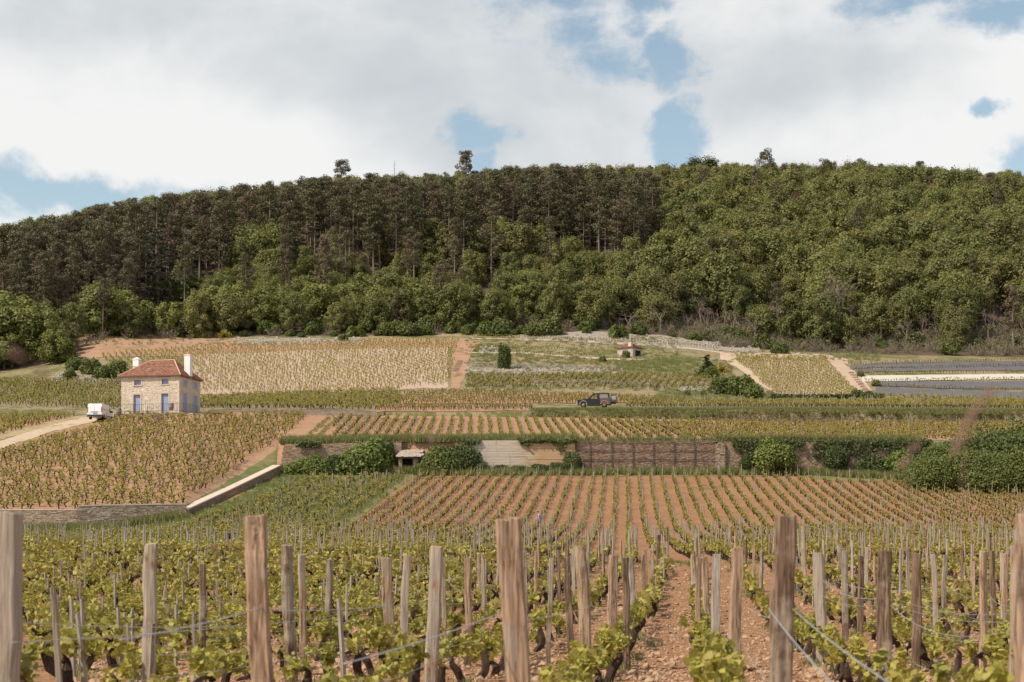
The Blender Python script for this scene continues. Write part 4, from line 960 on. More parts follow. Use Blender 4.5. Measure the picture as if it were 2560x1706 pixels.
def stairs(label, u0, r0, u1, r1, n, wd):
    a, b = pt(u0, ground_at(u0, r0, 'U')), pt(u1, ground_at(u1, r1, 'U'))
    t = thing('stone_steps', label, 'steps', tuple(a))
    for i in range(n):
        p = a.lerp(b, i / (n - 1)) - a; k = MB(); k.box((p.x - wd / 2, p.y - .25, p.z - .1), (p.x + wd / 2, p.y + .35, p.z + .3 + rng.uniform(-.04, .04)), 0, .04); part('step', k, MATS['step stone'], t)
stonemat('step stone', [(.42, .30, .22), (.36, .26, .2)])
stairs('short flight of stone steps climbing the orange ramp beside the pale plot', 1138, 930, 1150, 906, 7, 1.0)
stairs('dark edged stone steps beside the grassy slope left of the pale vineyard', 1822, 938, 1806, 905, 8, .8)
stairs('long flight of stone steps along the right edge of the pale vineyard', 2178, 995, 2128, 935, 11, .9)

# ---------------------------------------------------------------- trees, shrubs
def broadleaf(h, r, n=38, per=210, ls=.24, low=.16):
    """trunk with limbs, and a crown of leaf clumps with gaps between"""
    tr = MB(); cr = MB()
    tr.tube([(0, 0, -.6), (rng.normal() * .1, 0, h * .3), (rng.normal() * .3, rng.normal() * .3, h * .62), (0, 0, h * .85)], [.03 * h, .024 * h, .015 * h, .004 * h], 6)
    cs = []
    for i in range(n):
        a = i * 2.4 + rng.uniform(-.8, .8); zf = (i + .5) / n; z = h * (low + (1 - low - .1) * zf)
        rr = r * math.sqrt(max(.05, 1 - ((zf - .38) / .68) ** 2)) * rng.uniform(.45, .85)
        c = np.array([rr * math.cos(a), rr * math.sin(a), z]); cs.append(c)
        if i % 2 == 0: tr.tube([(0, 0, z * .55), c * [.5, .5, 1] * [1, 1, .85], c], [.010 * h, .006 * h, .002 * h], 4, 0, False)
    for c in cs:
        q = rng.uniform(.15, .40) * r; d = sph(per); d[:, 2] += .12
        out = d + .35 * c / (np.linalg.norm(c) + 1e-6)
        leaves(cr, c + d * q * (rng.uniform(.5, 1.08, (per, 1)) + (rng.random((per, 1)) < .22) * rng.uniform(.1, .7, (per, 1))) * np.array([1., 1., .95]), rng.uniform(.6, 1.25, per) * ls, out, 1.9, 1.15)
    return tr, cr
def pine(h, n=20, per=130, top=.44, ls=.25, wide=2.5):
    tr = MB(); cr = MB(); b = rng.normal(size=2) * .25
    ax = lambda z: np.array([b[0] * math.sin(z / h * 2.6), b[1] * math.sin(z / h * 2.2), z])
    tr.tube([ax(z) - [0, 0, .8 if z == 0 else 0] for z in np.linspace(0, h * .96, 7)], np.linspace(.20, .04, 7), 6)
    for k in range(9):                                  # dead branch stubs
        z = h * rng.uniform(.25, .6); a = rng.uniform(0, 6.28); l = rng.uniform(.6, 1.8)
        tr.tube([ax(z), ax(z) + [l * math.cos(a), l * math.sin(a), rng.uniform(-.35, .2)]], [.04, .012], 3, 0, False)
    for i in range(n):
        f = (i + rng.random()) / n; z = h * (1 - top + top * f); a = i * 2.4 + rng.normal() * .5
        l = wide * (math.sin(min(1., .22 + f) * math.pi * .78 + .25) ** .7) * rng.uniform(.35, 1.0); c = ax(z) + [l * math.cos(a), l * math.sin(a), .3 * l * rng.uniform(-.5, .9)]
        tr.tube([ax(z - .3), c], [.05, .02], 3, 0, False)
        d = sph(per) * (rng.random((per, 1)) ** .3) * np.array([1.0, 1.0, .62]) * rng.uniform(.75, 1.25)
        leaves(cr, c + d, rng.uniform(.6, 1.3, per) * ls, d * [1, 1, 1.4] + [0, 0, .4], 1.5, .6)
    d = sph(120) * .8; leaves(cr, ax(h * .97) + d * [1, 1, .8], ls, [0, 0, 1], .5, .55)
    return tr, cr
def conifer(h, r, tiers=16, ls=.38, droop=.06, gapv=1.0):
    """layered conifer: flat branches in tiers (cedar, spruce, juniper)"""
    tr = MB(); cr = MB(); tr.tube([(0, 0, -.5), (0, 0, h * .5), (0, 0, h)], [.03 * h, .018 * h, .004 * h], 6)
    for i in range(tiers):
        f = i / tiers; z = h * (.08 + .9 * f); rr = r * (1 - f) ** .8 + .15
        for k in range(int(6 - 3 * f)):
            a = rng.uniform(0, 6.28); l = rr * rng.uniform(.7, 1.1); m = int(24 * l / r + 8)
            s = rng.random(m) ** .7; p = np.stack([np.cos(a) * l * s, np.sin(a) * l * s, z + rng.normal(size=m) * .08 - droop * l * s * s * 4], 1)
            p[:, :2] += rng.normal(size=(m, 2)) * .22 * l * (.3 + s[:, None] * .5)
            tr.tube([(0, 0, z), tuple(p[np.argmax(s)])], [.05, .015], 3, 0, False)
            leaves(cr, p, rng.uniform(.6, 1.2, m) * ls, [0, 0, 1], 1.6, .8)
    return tr, cr
def bare(h, lv=4, spread=.55):
    tr = MB()
    def br(p, d, l, r, k):
        q = p + d * l; mid = (p + q) / 2 + rng.normal(size=3) * l * .06
        tr.tube([p, mid, q], [r, r * .8, r * .6], 4 if k > 1 else 3, 0, False)
        if k == 0: return
        for j in range(rng.integers(2, 5)):
            e = d + rng.normal(size=3) * spread; e[2] += .12; e /= np.linalg.norm(e); br(p + (q - p) * rng.uniform(.55, 1.0), e, l * rng.uniform(.55, .8), r * .55, k - 1)
    br(np.array([0, 0, -.5]), np.array([rng.normal() * .06, rng.normal() * .06, 1.]), h * .36, .017 * h, lv)
    return tr
def deadspire(h):
    tr = MB(); tr.tube([(0, 0, -.5), (0, 0, h)], [.16, .03], 5)
    for i in range(34):
        z = h * rng.uniform(.35, .98); a = rng.uniform(0, 6.28); l = 2.2 * (1.05 - z / h) * rng.uniform(.6, 1.1) + .2
        tr.tube([(0, 0, z), (l * math.cos(a), l * math.sin(a), z + l * rng.uniform(-.1, .35))], [.035, .01], 3, 0, False)
    return tr
def shrubmesh(r, h, n=18, per=120, ls=.17):
    cr = MB(); st = MB()
    for i in range(n):
        d = sph(1)[0]; d[2] = abs(d[2]); c = d * np.array([r * .62, r * .62, h * .62]) * rng.uniform(.6, 1.05) + [0, 0, h * .16]
        st.tube([(0, 0, -.2), c * [.4, .4, .6], c], [.05, .03, .012], 3, 0, False)
        e = sph(per); e[:, 2] -= .1
        leaves(cr, c + e * np.array([r, r, h]) * .34 * rng.uniform(.55, 1.1, (per, 1)), rng.uniform(.6, 1.25, per) * ls, e + [0, 0, .4], 1.1, 1.1)
    return st, cr
def pair(tr, cr, tm, lm, nm=('trunk', 'crown')):
    return (tr.mesh(nm[0], tm), cr.mesh(nm[1], lm) if cr is not None else None, nm)
OAKS = [pair(*broadleaf(9.5, 3.6, rng.integers(30, 44)), BARK2, OAK_L) for _ in range(6)] + [pair(*broadleaf(9.8, 2.7, 32, 190, .22, .12), BARK2, OAK_L) for _ in range(2)] + [pair(*broadleaf(8.6, 4.3, 46, 190, .24, .22), BARK2, OAK_L) for _ in range(2)]
OAKB = [pair(*broadleaf(7.5, 3.2, 24, 230, .24, .10), BARK2, OAK_B) for _ in range(3)]
PINES = [pair(*pine(17, rng.integers(18, 30), 130, rng.uniform(.42, .68), .25, rng.uniform(1.9, 3.0)), BARK, PINE_L) for _ in range(9)]
DEADP = [pair(*pine(15, 18, 80, .55, .2, 2.2), BARK, DEAD_L) for _ in range(2)]
BARES = [(bare(11, 4, .6).mesh('trunk', TWIG), None, ('trunk', '')) for _ in range(4)]
SHRUBS = [pair(*shrubmesh(1.6, 1.9), BARK2, SHRUB_L, ('stem', 'foliage')) for _ in range(5)]
GORSE = [pair(*shrubmesh(1.3, 1.1, 14, 100, .14), BARK2, GORSE_L, ('stem', 'foliage')) for _ in range(2)]
def plant(name, label, cat, pr, loc, s=1.0, group=None, sxy=1.0, rz=None):
    t = thing(name, label, cat, loc, rng.uniform(0, 6.28) if rz is None else rz, group, (s * sxy, s * sxy, s))
    a, b, nm = pr
    link(nm[0], a, t)
    if b is not None: link(nm[1], b, t)
    return t
def at(u, row, seg, dz=0.): return tuple(pt(u, ground_at(u, row, seg), dz))

# the wood: candidate places by dart throwing, the ones nearest to the vineyard and largest stand as trees of their own
EDGE = lambda u: np.interp(u, [-400, 0, 130, 330, 600, 1000, 1300, 1500, 1800, 2200, 2600], [284, 288, 292, 319, 328, 331, 331, 334, 328, 327, 327])
RIDGE = lambda u: np.interp(u, [-400, 0, 1000, 3000], [520, 520, 530, 535])
SKY = lambda u: np.interp(u, [0, 100, 200, 300, 400, 500, 600, 700, 800, 1000, 1100, 1300, 1400, 1500, 1600, 1700, 1800, 1900, 2100, 2300, 2400, 2560], [556, 533, 517, 492, 477, 468, 458, 447, 434, 431, 424, 411, 404, 401, 402, 398, 397, 397, 394, 401, 411, 417])
def darts(ymin, ymax, dist, tries, ur=(-260, 2820)):
    cell = {}; out = []
    Y = np.sqrt(rng.uniform(ymin ** 2, ymax ** 2, tries)); U = rng.uniform(*ur, tries)
    for u, y in zip(U, Y):
        if y < EDGE(u) or y > RIDGE(u): continue
        x = (u - UC) / F * y; i, j = int(x // dist), int(y // dist)
        if any((x - a) ** 2 + (y - b) ** 2 < dist * dist for di in (-1, 0, 1) for dj in (-1, 0, 1) for a, b in cell.get((i + di, j + dj), ())): continue
        cell.setdefault((i, j), []).append((x, y)); out.append((u, y, x))
    return out
cand = darts(284, 535, 3.9, 34000)
cellb = {}
def clear(x, y, dd):
    i, j = int(x // 8), int(y // 8)
    if any((x - a) ** 2 + (y - b) ** 2 < dd * dd for di in (-1, 0, 1) for dj in (-1, 0, 1) for a, b in cellb.get((i + di, j + dj), ())): return False
    cellb.setdefault((i, j), []).append((x, y)); return True
broad, pines_, bares_ = [], [], []
for u, y, x in cand:
    d = y - EDGE(u); wob = 14 * math.sin(u * .011) + 9 * math.sin(u * .031 + 1)
    lo_p = (24 if u < 420 else 50) + wob * .5; hi_p = np.interp(u, [-300, 200, 700, 1200, 1500, 1640, 1700], [90, 105, 118, 108, 104, 96, 0]) + wob
    if lo_p < d < hi_p and u < 1690: pr = .88
    elif d >= hi_p and u < 1500: pr = .08
    elif u >= 1600: pr = .035
    else: pr = .07
    k = rng.random()
    if k < pr and not (335 < u < 452 and y < 366): pines_.append((u, y, x))
    elif u > 1560 and d < 30 and k > .45:
        if clear(x, y, 4.5): bares_.append((u, y, x))
    elif not (328 < u < 462 and y < 366) and clear(x, y, rng.uniform(4.0, 5.8)): broad.append((u, y, x))
def zone(u): return ['by the left frame edge', 'above the left rubble slope', 'straight above the stone house', 'above the left of the pale plot', 'above the middle of the pale plot', 'above the orange ramp', 'above the lone juniper', 'above the stone hut', 'above the gorse bush', 'above the pale vineyard', 'above the long steps', 'above the dark weed cloth', 'by the right frame edge'][int(np.searchsorted([110, 290, 520, 760, 1020, 1190, 1400, 1640, 1840, 2060, 2200, 2420], u))]
def lim_h(s, u, y, ht):
    top = SKY(np.clip(u, 0, 2560)) + 4 + abs(rng.normal()) * 14 - (9 if rng.random() < .12 else 0)
    g = HZ - F * (hz((u - UC) / F * y, y) - CAMZ) / y
    return max(.42, min(s, (g - top) / (F / y * ht)))
def put(lst, key, protos, limit, name, lab, cat, grp, stuffname, stufflabel, smin, smax, sx=(.9, 1.15), sc_=None, ht=10.):
    lst = sorted(lst, key=key); keep = [q for q in lst if -60 < q[0] < 2620]; one = keep[:limit]; rest = keep[limit:] + [q for q in lst if not -60 < q[0] < 2620]
    for u, y, x in one:
        pr = protos[rng.integers(len(protos))]; s0 = rng.random(); s = lim_h((smin + (smax - smin) * s0) * (sc_(u, y) if sc_ else 1), u, y, ht)
        d = y - EDGE(u); tier = 'front edge' if d < 14 else 'lower slope' if d < 45 else 'middle slope' if d < 90 else 'upper slope'
        plant(name, lab % (['small', 'medium', 'large'][min(2, int(s0 * 3))], tier, zone(u)), cat, pr, (x, y, hz(x, y) - .2), s, grp, rng.uniform(*sx))
    if rest:
        def join(p):
            a, b, _ = p; o = MB()
            for me in (a, b):
                v = np.empty(len(me.vertices) * 3); me.vertices.foreach_get('co', v)
                o.add(v.reshape(-1, 3), [tuple(f.vertices) for f in me.polygons], 0 if me is a else 1)
            return proto('wood_tree', o, [a.materials[0], b.materials[0]])
        P = np.array([(x, y, hz(x, y) - .2) for u, y, x in rest])
        scatter(stuffname, P, rng.uniform(0, 6.28, len(P)), np.array([lim_h(rng.uniform(smin, smax) * (sc_(u, y) if sc_ else 1), u, y, ht) for u, y, x in rest]), pool(stuffname, [join(p) for p in protos]), stufflabel)
vis = lambda q: (q[1] - EDGE(q[0])) if q[0] < 1650 else (q[1] - EDGE(q[0])) * .8
put(broad, vis, OAKS, 300, 'broadleaf_tree', '%s round crowned broadleaf tree, %s %s', 'tree', 'broadleaf trees of the wooded hillside', 'broadleaf_wood', 'broadleaf trees covering the top of the hill', .85, 1.5,
    sc_=lambda u, y: ((.70 if 480 < u < 1560 and y - EDGE(u) > 16 else .75) if y - EDGE(u) < 48 and u < 1560 else .8 if y - EDGE(u) < 10 else 1.05))
put(pines_, lambda q: q[1] - EDGE(q[0]), PINES, 300, 'pine_tree', '%s straight trunked brownish green pine, %s %s', 'tree', 'pines of the wooded hillside', 'pine_wood', 'pines in the upper part of the dark stand', .86, 1.34, sc_=lambda u, y: .72 if u > 1650 else .8 if y - EDGE(u) < 40 else 1.0, ht=17.6)
for u, y, x in [q for q in bares_ if -60 < q[0] < 2620]:
    plant('bare_tree', 'leafless grey tree at the foot of the wood ' + zone(u), 'tree', BARES[rng.integers(4)], (x, y, hz(x, y)), rng.uniform(.5, .95), 'leafless trees along the foot of the wood')
for u, y in [(1240, 425), (1300, 415), (1360, 420), (1420, 430), (1255, 405), (1340, 400), (1585, 410), (1620, 420), (1760, 440), (1990, 430), (1890, 455), (1940, 440), (2170, 470), (1100, 400), (880, 420), (940, 430)]:
    plant('withered_pine', 'withered reddish brown pine standing among green trees ' + zone(u), 'tree', DEADP[rng.integers(2)], tuple(pt(u, y)), rng.uniform(.9, 1.15), 'withered pines of the hillside')
# single trees one can point at
big = pair(*conifer(15.5, 4.2, 17, .34, .03), BARK2, CEDAR_L)
plant('cedar_tree', 'big blue green cedar with flat layered branches above the stone house', 'tree', big, tuple(pt(393, 358)), 1.6)
jun = pair(*shrubmesh(1.5, 4.6, 40, 160, .17), BARK2, IVY_L)
plant('juniper_tree', 'dark egg shaped juniper standing alone on the scrubby terrace', 'tree', jun, at(1260, 922, 'U'), 1.05)
fir = pair(*conifer(4.2, 2.0, 13, .3, .05), BARK2, leafmat('yellow green fir', [(.085, .10, .025), (.1, .11, .03)], .1))
plant('fir_tree', 'small cone shaped yellow green fir beside the orange gorse bush', 'tree', fir, at(1768, 941, 'U'), .95)
RP = [pair(*pine(11, 30, 150, .72, .24, w_), BARK, PINE_L) for w_ in (2.9, 3.3, 2.6)]
for u, y, s, lb, pr in [(856, 500, .82, 'single dark pine standing clear of the ridge, left of the two', RP[0]), (1168, 506, .85, 'single dark rounded pine rising alone above the middle of the ridge', RP[2]), (1915, 508, .78, 'broad dark pine rising above the right ridge', RP[1]),
                        (2300, 508, .66, 'small round topped pine on the far right ridge', RP[2]), (2150, 508, .66, 'small dark pine showing over the right ridge', RP[0]), (2065, 506, .66, 'slim tufted pine just over the right ridge', RP[1])]:
    plant('pine_tree', lb, 'tree', pr, tuple(pt(u, y)), s * 1.5, None, .95)
dsp = (deadspire(13).mesh('trunk', TWIG), None, ('trunk', ''))
plant('dead_tree', 'bare grey dead spruce on the ridge between the two single pines', 'tree', dsp, tuple(pt(986, 498)), 1.0)
plant('dead_tree', 'bare grey dead spruce on the far right ridge against the sky', 'tree', dsp, tuple(pt(2424, 508)), .85)
bt = (bare(15, 5, .62).mesh('trunk', TWIG), None, ('trunk', ''))
plant('bare_tree', 'large leafless tree with a broad grey crown above the pale vineyard', 'tree', bt, tuple(pt(2105, 331)), 1.35)
plant('bare_tree', 'large leafless tree leaning left beside the broad grey one', 'tree', bt, tuple(pt(2035, 330)), 1.0)
bo = pair(*broadleaf(13, 6, 40, 260, .3, .3), BARK2, leafmat('dark ridge oak', [(.06, .07, .02), (.07, .08, .022)], .15))
plant('broadleaf_tree', 'big dark domed oak crowning the ridge right of the centre', 'tree', bo, tuple(pt(1755, 500)), .86, None, 1.35)

# bright lower trees and shrubs along the foot of the wood
LOWT = [(362, 327, .8), (425, 325, .85), (30, 291, 1.35), (90, 293, 1.2), (-30, 290, 1.4), (140, 288, .75), (250, 318, 1.2), (300, 322, 1.1), (20, 302, 1.5), (-60, 300, 1.5), (530, 333, 1.5), (590, 336, 1.55), (650, 334, 1.4), (800, 337, 1.5), (870, 340, 1.4), (950, 338, 1.3), (1040, 338, 1.45), (1100, 342, 1.3), (720, 340, 1.2), (1180, 345, 1.1), (1300, 345, 1.2), (1390, 342, 1.3), (1470, 345, 1.25), (1540, 346, 1.3), (1620, 348, 1.1), (560, 345, 1.3), (1010, 350, 1.3), (900, 352, 1.35)]
for u, y, s in LOWT:
    plant('leafy_tree', 'bright green leafy tree with a low full crown ' + zone(u), 'tree', OAKB[rng.integers(3)], tuple(pt(u, y)), s * (1.12 if u < 480 else .84), 'bright leafy trees along the foot of the wood', rng.uniform(1.0, 1.25))
FS = []
for u in np.arange(180, 2600, 17.):
    r = np.interp(u, [180, 330, 600, 900, 1300, 1500, 1700, 1950, 2600], [838, 838, 846, 842, 836, 828, 848, 868, 872]) + rng.normal() * 5
    if rng.random() < .62: FS.append((u + rng.normal() * 8, r - abs(rng.normal()) * 9, rng.uniform(.3, 1.0) ** 1.5 * 1.5 + .2))
for u, r, s in FS:
    plant('shrub', 'wild shrub at the foot of the wood ' + zone(u), 'shrub', SHRUBS[rng.integers(5)], at(u, r, 'U'), s, 'wild shrubs along the foot of the wood', rng.uniform(.9, 1.3))
for u, r, s, lb in [(155, 905, 2.2, 'tall bright green bush at the left end of the stony slope'), (190, 925, 1.3, 'dark shrub beside the tall bright bush'), (225, 935, 1.45, 'spreading shrub on the grey rubble'), (262, 948, 1.4, 'rounded dark shrub on the rubble left of the house'), (293, 935, 1.3, 'narrow shrub just left of the house chimney'), (175, 950, 1.0, 'low shrub at the lower left of the rubble'),
                    (1800, 985, 1.5, 'left of the two big round shrubs below the pale vineyard'), (1850, 990, 1.9, 'big round dark shrub below the pale vineyard'), (1883, 1000, 1.5, 'upright dark shrub beside the big round one'), (1545, 846, 1.5, 'rounded olive shrub on the scree above the small hut'), (1250, 832, 1.8, 'bushy green shrub by the upper path'), (1215, 838, 1.6, 'low bushy shrub left of the upper path'), (1380, 838, 1.9, 'big rounded bush on the scree left of the hut'),
                    (1565, 894, .65, 'small round bush against the front wall of the hut'), (1505, 905, .6, 'grey green bush left of the hut'), (1775, 944, 1.0, 'dark bush behind the small fir'), (2150, 942, .6, 'small dark bush where the white gravel band begins'), (2190, 966, .6, 'small dark bush at the end of the lower weed cloth'), (2170, 1003, .9, 'low bush at the foot of the long steps'), (2195, 1006, .8, 'round low bush right of the long steps'), (2142, 996, .9, 'bush at the right end of the low hedge'),
                    (2375, 888, 1.6, 'bright young tree like bush before the brown wood edge'), (1950, 885, 1.3, 'dark bush on the edge above the pale vineyard'), (1718, 990, .5, 'tiny dark bush on the grassy slope'), (1757, 990, .45, 'tiny grey bush on the grassy slope')]:
    plant('shrub', lb, 'shrub', SHRUBS[rng.integers(5)], at(u, r, 'U'), s)
for u, r, s, lb in [(1803, 932, 1.3, 'orange flowering gorse bush beside the small fir'), (485, 846, 1.0, 'yellow gorse bush by the scree heap'), (515, 845, 1.1, 'middle yellow gorse bush by the scree heap'), (560, 845, 1.5, 'large greenish gorse bush right of the scree heap'), (375, 846, .7, 'small yellow gorse bush on the orange bank'), (500, 832, 1.3, 'tall gorse bush behind the scree heap')]:
    plant('gorse_bush', lb, 'shrub', GORSE[rng.integers(2)], at(u, r, 'U'), s)
hd = thing('hedge', 'low clipped dark hedge below the pale vineyard', 'hedge', at(1925, 1002, 'U'))
hm = MB(); o0 = np.array(hd.location); 
for u in np.arange(1925, 2140, 1.2):
    c = np.array(at(u, 1001 - (u - 1925) * .0, 'U')) - o0; n = 12; leaves(hm, c + rng.uniform(-1, 1, (n, 3)) * [.1, .35, .45] + [0, 0, .5], .2, [0, -.3, 1], .8)
link('foliage', hm.mesh('foliage', IVY_L), hd, kind='stuff')
BR = []
for u in np.concatenate([rng.uniform(1580, 2640, 620), rng.uniform(150, 1580, 160)]):
    d = rng.uniform(-9 if u > 1800 else -2, 26 if u > 1580 else 12); y = EDGE(u) + d; BR.append(tuple(pt(u, y)))
scatter('undergrowth', np.array(BR), rng.uniform(0, 6, len(BR)), rng.uniform(.5, 1.3, len(BR)), pool_bramble, 'brown leafless undergrowth along the foot of the wood')

# bushes and ivy along the retaining wall
WB = pair(*shrubmesh(1.6, 1.9, 40, 260, .105), BARK2, leafmat('wall bush foliage', [(.15, .19, .04), (.175, .21, .045), (.125, .16, .036)], .25), ('stem', 'foliage'))
WD = pair(*shrubmesh(1.6, 1.9, 40, 260, .10), BARK2, IVY_L, ('stem', 'foliage'))
WT = pair(*shrubmesh(1.6, 1.9, 60, 330, .06), BARK2, SHRUB_L, ('stem', 'foliage'))
wl = lambda u, off: ((u - UC) / F * (WY - off), WY - off, lo((u - UC) / F * (WY - off), WY - off) - .1)
for u, off, s, sx, pr, lb in [(922, 1.4, 2.15, .92, WB, 'big bright green bush in front of the retaining wall left of the shelter'), (895, 1.6, 1.7, 1.1, WB, 'rounded bush at the left foot of the big bright bush'), (968, .2, 2.0, .42, WD, 'dark upright bush between the big bright bush and the shelter roof'), (1050, 3.0, .72, 1.05, WB, 'light green shrub in front of the dark shelter doorway'), (1105, 1.5, 1.7, .92, WB, 'spreading bush right of the stone shelter'), (1132, 1.1, 1.7, .9, WD, 'dark bush left of the concrete wall'), (1160, 1.0, 1.75, .8, WD, 'ivy covered bush against the left edge of the concrete wall'),
                              (1200, 1.4, .75, 1.2, WD, 'low shrub at the left foot of the concrete wall'), (1250, 1.4, .6, 1.4, WD, 'low shrub before the whitish concrete'), (1300, 1.4, .55, 1.6, WD, 'low shrub at the middle foot of the concrete wall'), (1350, 1.4, .65, 1.5, WD, 'low shrub before the tan concrete'), (1395, 1.2, .75, 1.2, WD, 'low shrub at the right foot of the concrete wall'), (1432, .9, 1.4, .6, WD, 'upright dark bush where concrete and grid faced wall meet'),
                              (750, 1.6, 1.0, 1.3, WB, 'weedy shrub at the left foot of the old retaining wall'), (800, 1.6, 1.15, 1.3, WB, 'weedy shrub in the middle of the old retaining wall'), (845, 1.8, 1.2, 1.1, WD, 'dark weedy shrub left of the big bright bush'), (1935, .9, 1.6, 1.1, WB, 'bush hanging over the ivy wall, right of the pale rubble'), (2090, .6, 1.2, .9, WD, 'ivy bush hanging from the wall right of the hanging bush'), (1870, .4, .75, .9, WD, 'small ivy bush just right of the pale rubble'),
                              (2180, 1.0, 1.2, 1.2, WD, 'ivy bush at the right part of the ivy wall'), (2250, 1.4, 1.5, 1.2, WB, 'green bush at the right end of the ivy wall'), (1690, 1.5, .35, 1.6, WB, 'tiny weed shrub at the foot of the grid faced wall')]:
    x, y, z = wl(u, off); zz = z + (1.0 if lb.startswith(('bush hanging', 'ivy bush hanging', 'small ivy bush')) else 0)
    plant('wall_bush', lb, 'shrub', pr, (x, y, zz), s, None, sx)
RBUSH = [(2330, 158, 2.0, WT, 'green bush at the left of the big dark thicket'), (2400, 159, 2.3, WT, 'large dark bush in the middle of the thicket'), (2470, 157, 2.2, WT, 'large dark bush at the right of the thicket'), (2550, 158, 2.3, WT, 'dark bush at the right edge of the frame'), (2440, 164, 2.9, WT, 'tallest dark bush at the back of the thicket'), (2520, 165, 3.0, WT, 'tall green bush at the back right of the thicket'), (2370, 166, 2.4, WT, 'green bush behind the left of the thicket'), (2300, 164, 1.5, WT, 'light green low bush where the thicket begins'), (2600, 160, 2.0, WT, 'dark bush cut by the right edge of the frame'), (2590, 170, 3.5, WT, 'green bush rising behind the thicket at the frame edge'), (2480, 172, 3.0, WT, 'green bush rising behind the thicket')]
for u, y, s, pr, lb in RBUSH:
    x = (u - UC) / F * y; plant('thicket_bush', lb, 'shrub', pr, (x, y, lo(x, y) - .1), s)
def ivy(u0, u1, drops, lab):
    x0 = xw(u0); t = thing('ivy', lab, 'ivy', (x0, WY - .35, wt(x0, WY))); mb = MB(); stt = MB(); L = xw(u1) - x0
    for x in np.arange(0, L, .05):
        dp = drops(x / L); n = 7; c = np.stack([np.full(n, x) + rng.normal(size=n) * .1, rng.uniform(-.22, .3, n), -rng.random(n) ** 1.4 * dp + rng.uniform(0, .25, n)], 1); leaves(mb, c, rng.uniform(.12, .22, n), [0, -1, .6], 1.0)
    for k in range(max(2, int(L / .7))):
        x = rng.uniform(0, L); stt.tube([(x, .1, .15), (x + .1, -.05, -.1), (x + rng.normal() * .2, -.03, -drops(x / L) * .8)], [.03, .02, .008], 3, 0, False)
    link('leaves', mb.mesh('leaves', IVY_L), t, kind='stuff'); part('stem', stt, BARK2, t)
ivy(1300, 1440, lambda f: .25 + 1.5 * max(0, 1 - abs(f - .72) / .13) + .6 * max(0, 1 - abs(f - .12) / .1), 'ivy hanging over the top edge of the tan concrete wall')
ivy(1150, 1200, lambda f: .4 + 1.8 * (1 - f) ** 2, 'ivy creeping over the left corner of the whitish concrete wall')
ivy(1830, 2010, lambda f: .6 + 1.1 * abs(math.sin(f * 7)), 'ivy curtain on the wall right of the pale rubble pier')
ivy(2030, 2330, lambda f: .7 + 1.3 * abs(math.sin(f * 9 + 1)), 'long ivy curtain on the right part of the retaining wall')
ivy(745, 800, lambda f: .5, 'patch of creeper on top of the old retaining wall')

# ---------------------------------------------------------------- near vineyard: vines, posts, wires, stakes
def nx(c, y): return ND * y + c                    # row line c of the near vineyard
ROWS = [-0.855 + 1.23 * i for i in range(-3, 1)] + [0.2] + [1.5 + 1.24 * i for i in range(10)]
BUSHV = []; WIREV = []
def vpair(kind, nl, ls):
    a = MB(); k = rng.bit_generator.state
    full = vine(MB(), kind, nl, ls, True)
    V = np.concatenate(full.v); fo, tr = MB(), MB()
    ff = [f for f, m in zip(full.f, full.m) if m == 0]; tf = [f for f, m in zip(full.f, full.m) if m == 1]
    for mb, fs in ((fo, ff), (tr, tf)):
        us = sorted({i for f in fs for i in f}); mp = {i: j for j, i in enumerate(us)}
        mb.add(V[us], [tuple(mp[i] for i in f) for f in fs])
    return (tr.mesh('trunk', VINE_W), fo.mesh('foliage', VINE_L), ('trunk', 'foliage'))
for _ in range(7): WIREV.append(vpair('row', 112, .060))
for _ in range(7): BUSHV.append(vpair('bush', 115, .064))
cands = []
for c in ROWS:
    for y in np.arange(8.4, 56, .92):
        yy = y + rng.uniform(-.2, .2); x = nx(c, yy) + rng.normal() * .04; u = UC + F * x / yy
        if -80 < u < 2640 and rng.random() > .04: cands.append((yy, x, 1))
for i in range(1, 26):
    c = -4.55 - 1.08 * i
    for y in np.arange(8.0, 55, .95):
        yy = y + rng.uniform(-.3, .3); x = nx(c, yy) + rng.normal() * .12; u = UC + F * x / yy
        if -80 < u < 2640 and rng.random() > .09: cands.append((yy, x, 0))
cands.sort()
def seen(q): return rowof(hz(q[1], q[0]) + .75, q[0]) < 1715
cands = [q for q in cands if seen(q)]
for k in (0, 1):
    mine = [q for q in cands if q[2] == k]; lim = 150
    for i, (y, x, _) in enumerate(mine[:lim]):
        z = hz(x, y); s = rng.uniform(.74, 1.05)
        u_ = UC + F * x / y; band = ['in the nearest strip', 'in the second strip', 'in the third strip', 'in the farther strip'][min(3, int((y - 8) / 4))]
        if k:
            ri = int(round((x - ND * y + .855) / 1.23)); od = ['first', 'second', 'third', 'fourth', 'fifth', 'sixth', 'seventh', 'eighth', 'ninth', 'tenth', 'eleventh', 'twelfth']
            lab = 'wired grapevine %s, %s row %s of the bare path' % (band, od[-ri if ri <= 0 else ri - 1], 'left' if ri <= 0 else 'right')
        else: lab = 'bushy grapevine %s, %s' % (band, ['at the left frame edge', 'left of the kinked slender post', 'between the kinked post and the squared post', 'around the thick squared post', 'around the knobbly branch post', 'right of the knobbly branch post'][int(np.searchsorted([160, 350, 560, 690, 800], u_))])
        t = plant('grapevine', lab, 'grapevine',
                  (WIREV if k else BUSHV)[rng.integers(7)], (x, y, z), s, ('wired vines of the near rows', 'bush vines of the near left plot')[1 - k], 1.0, rowrot(ND) + (math.pi if rng.random() < .5 else 0) + rng.normal() * .1 if k else None)
    rest = np.array([(x, y, hz(x, y)) for y, x, _ in mine[lim:]])
    if len(rest): plot('near_vines', 'further vines of the near rows running up to the red field', rest, pool_row if k else pool_bush, ND if k else None, .85, 1.2)
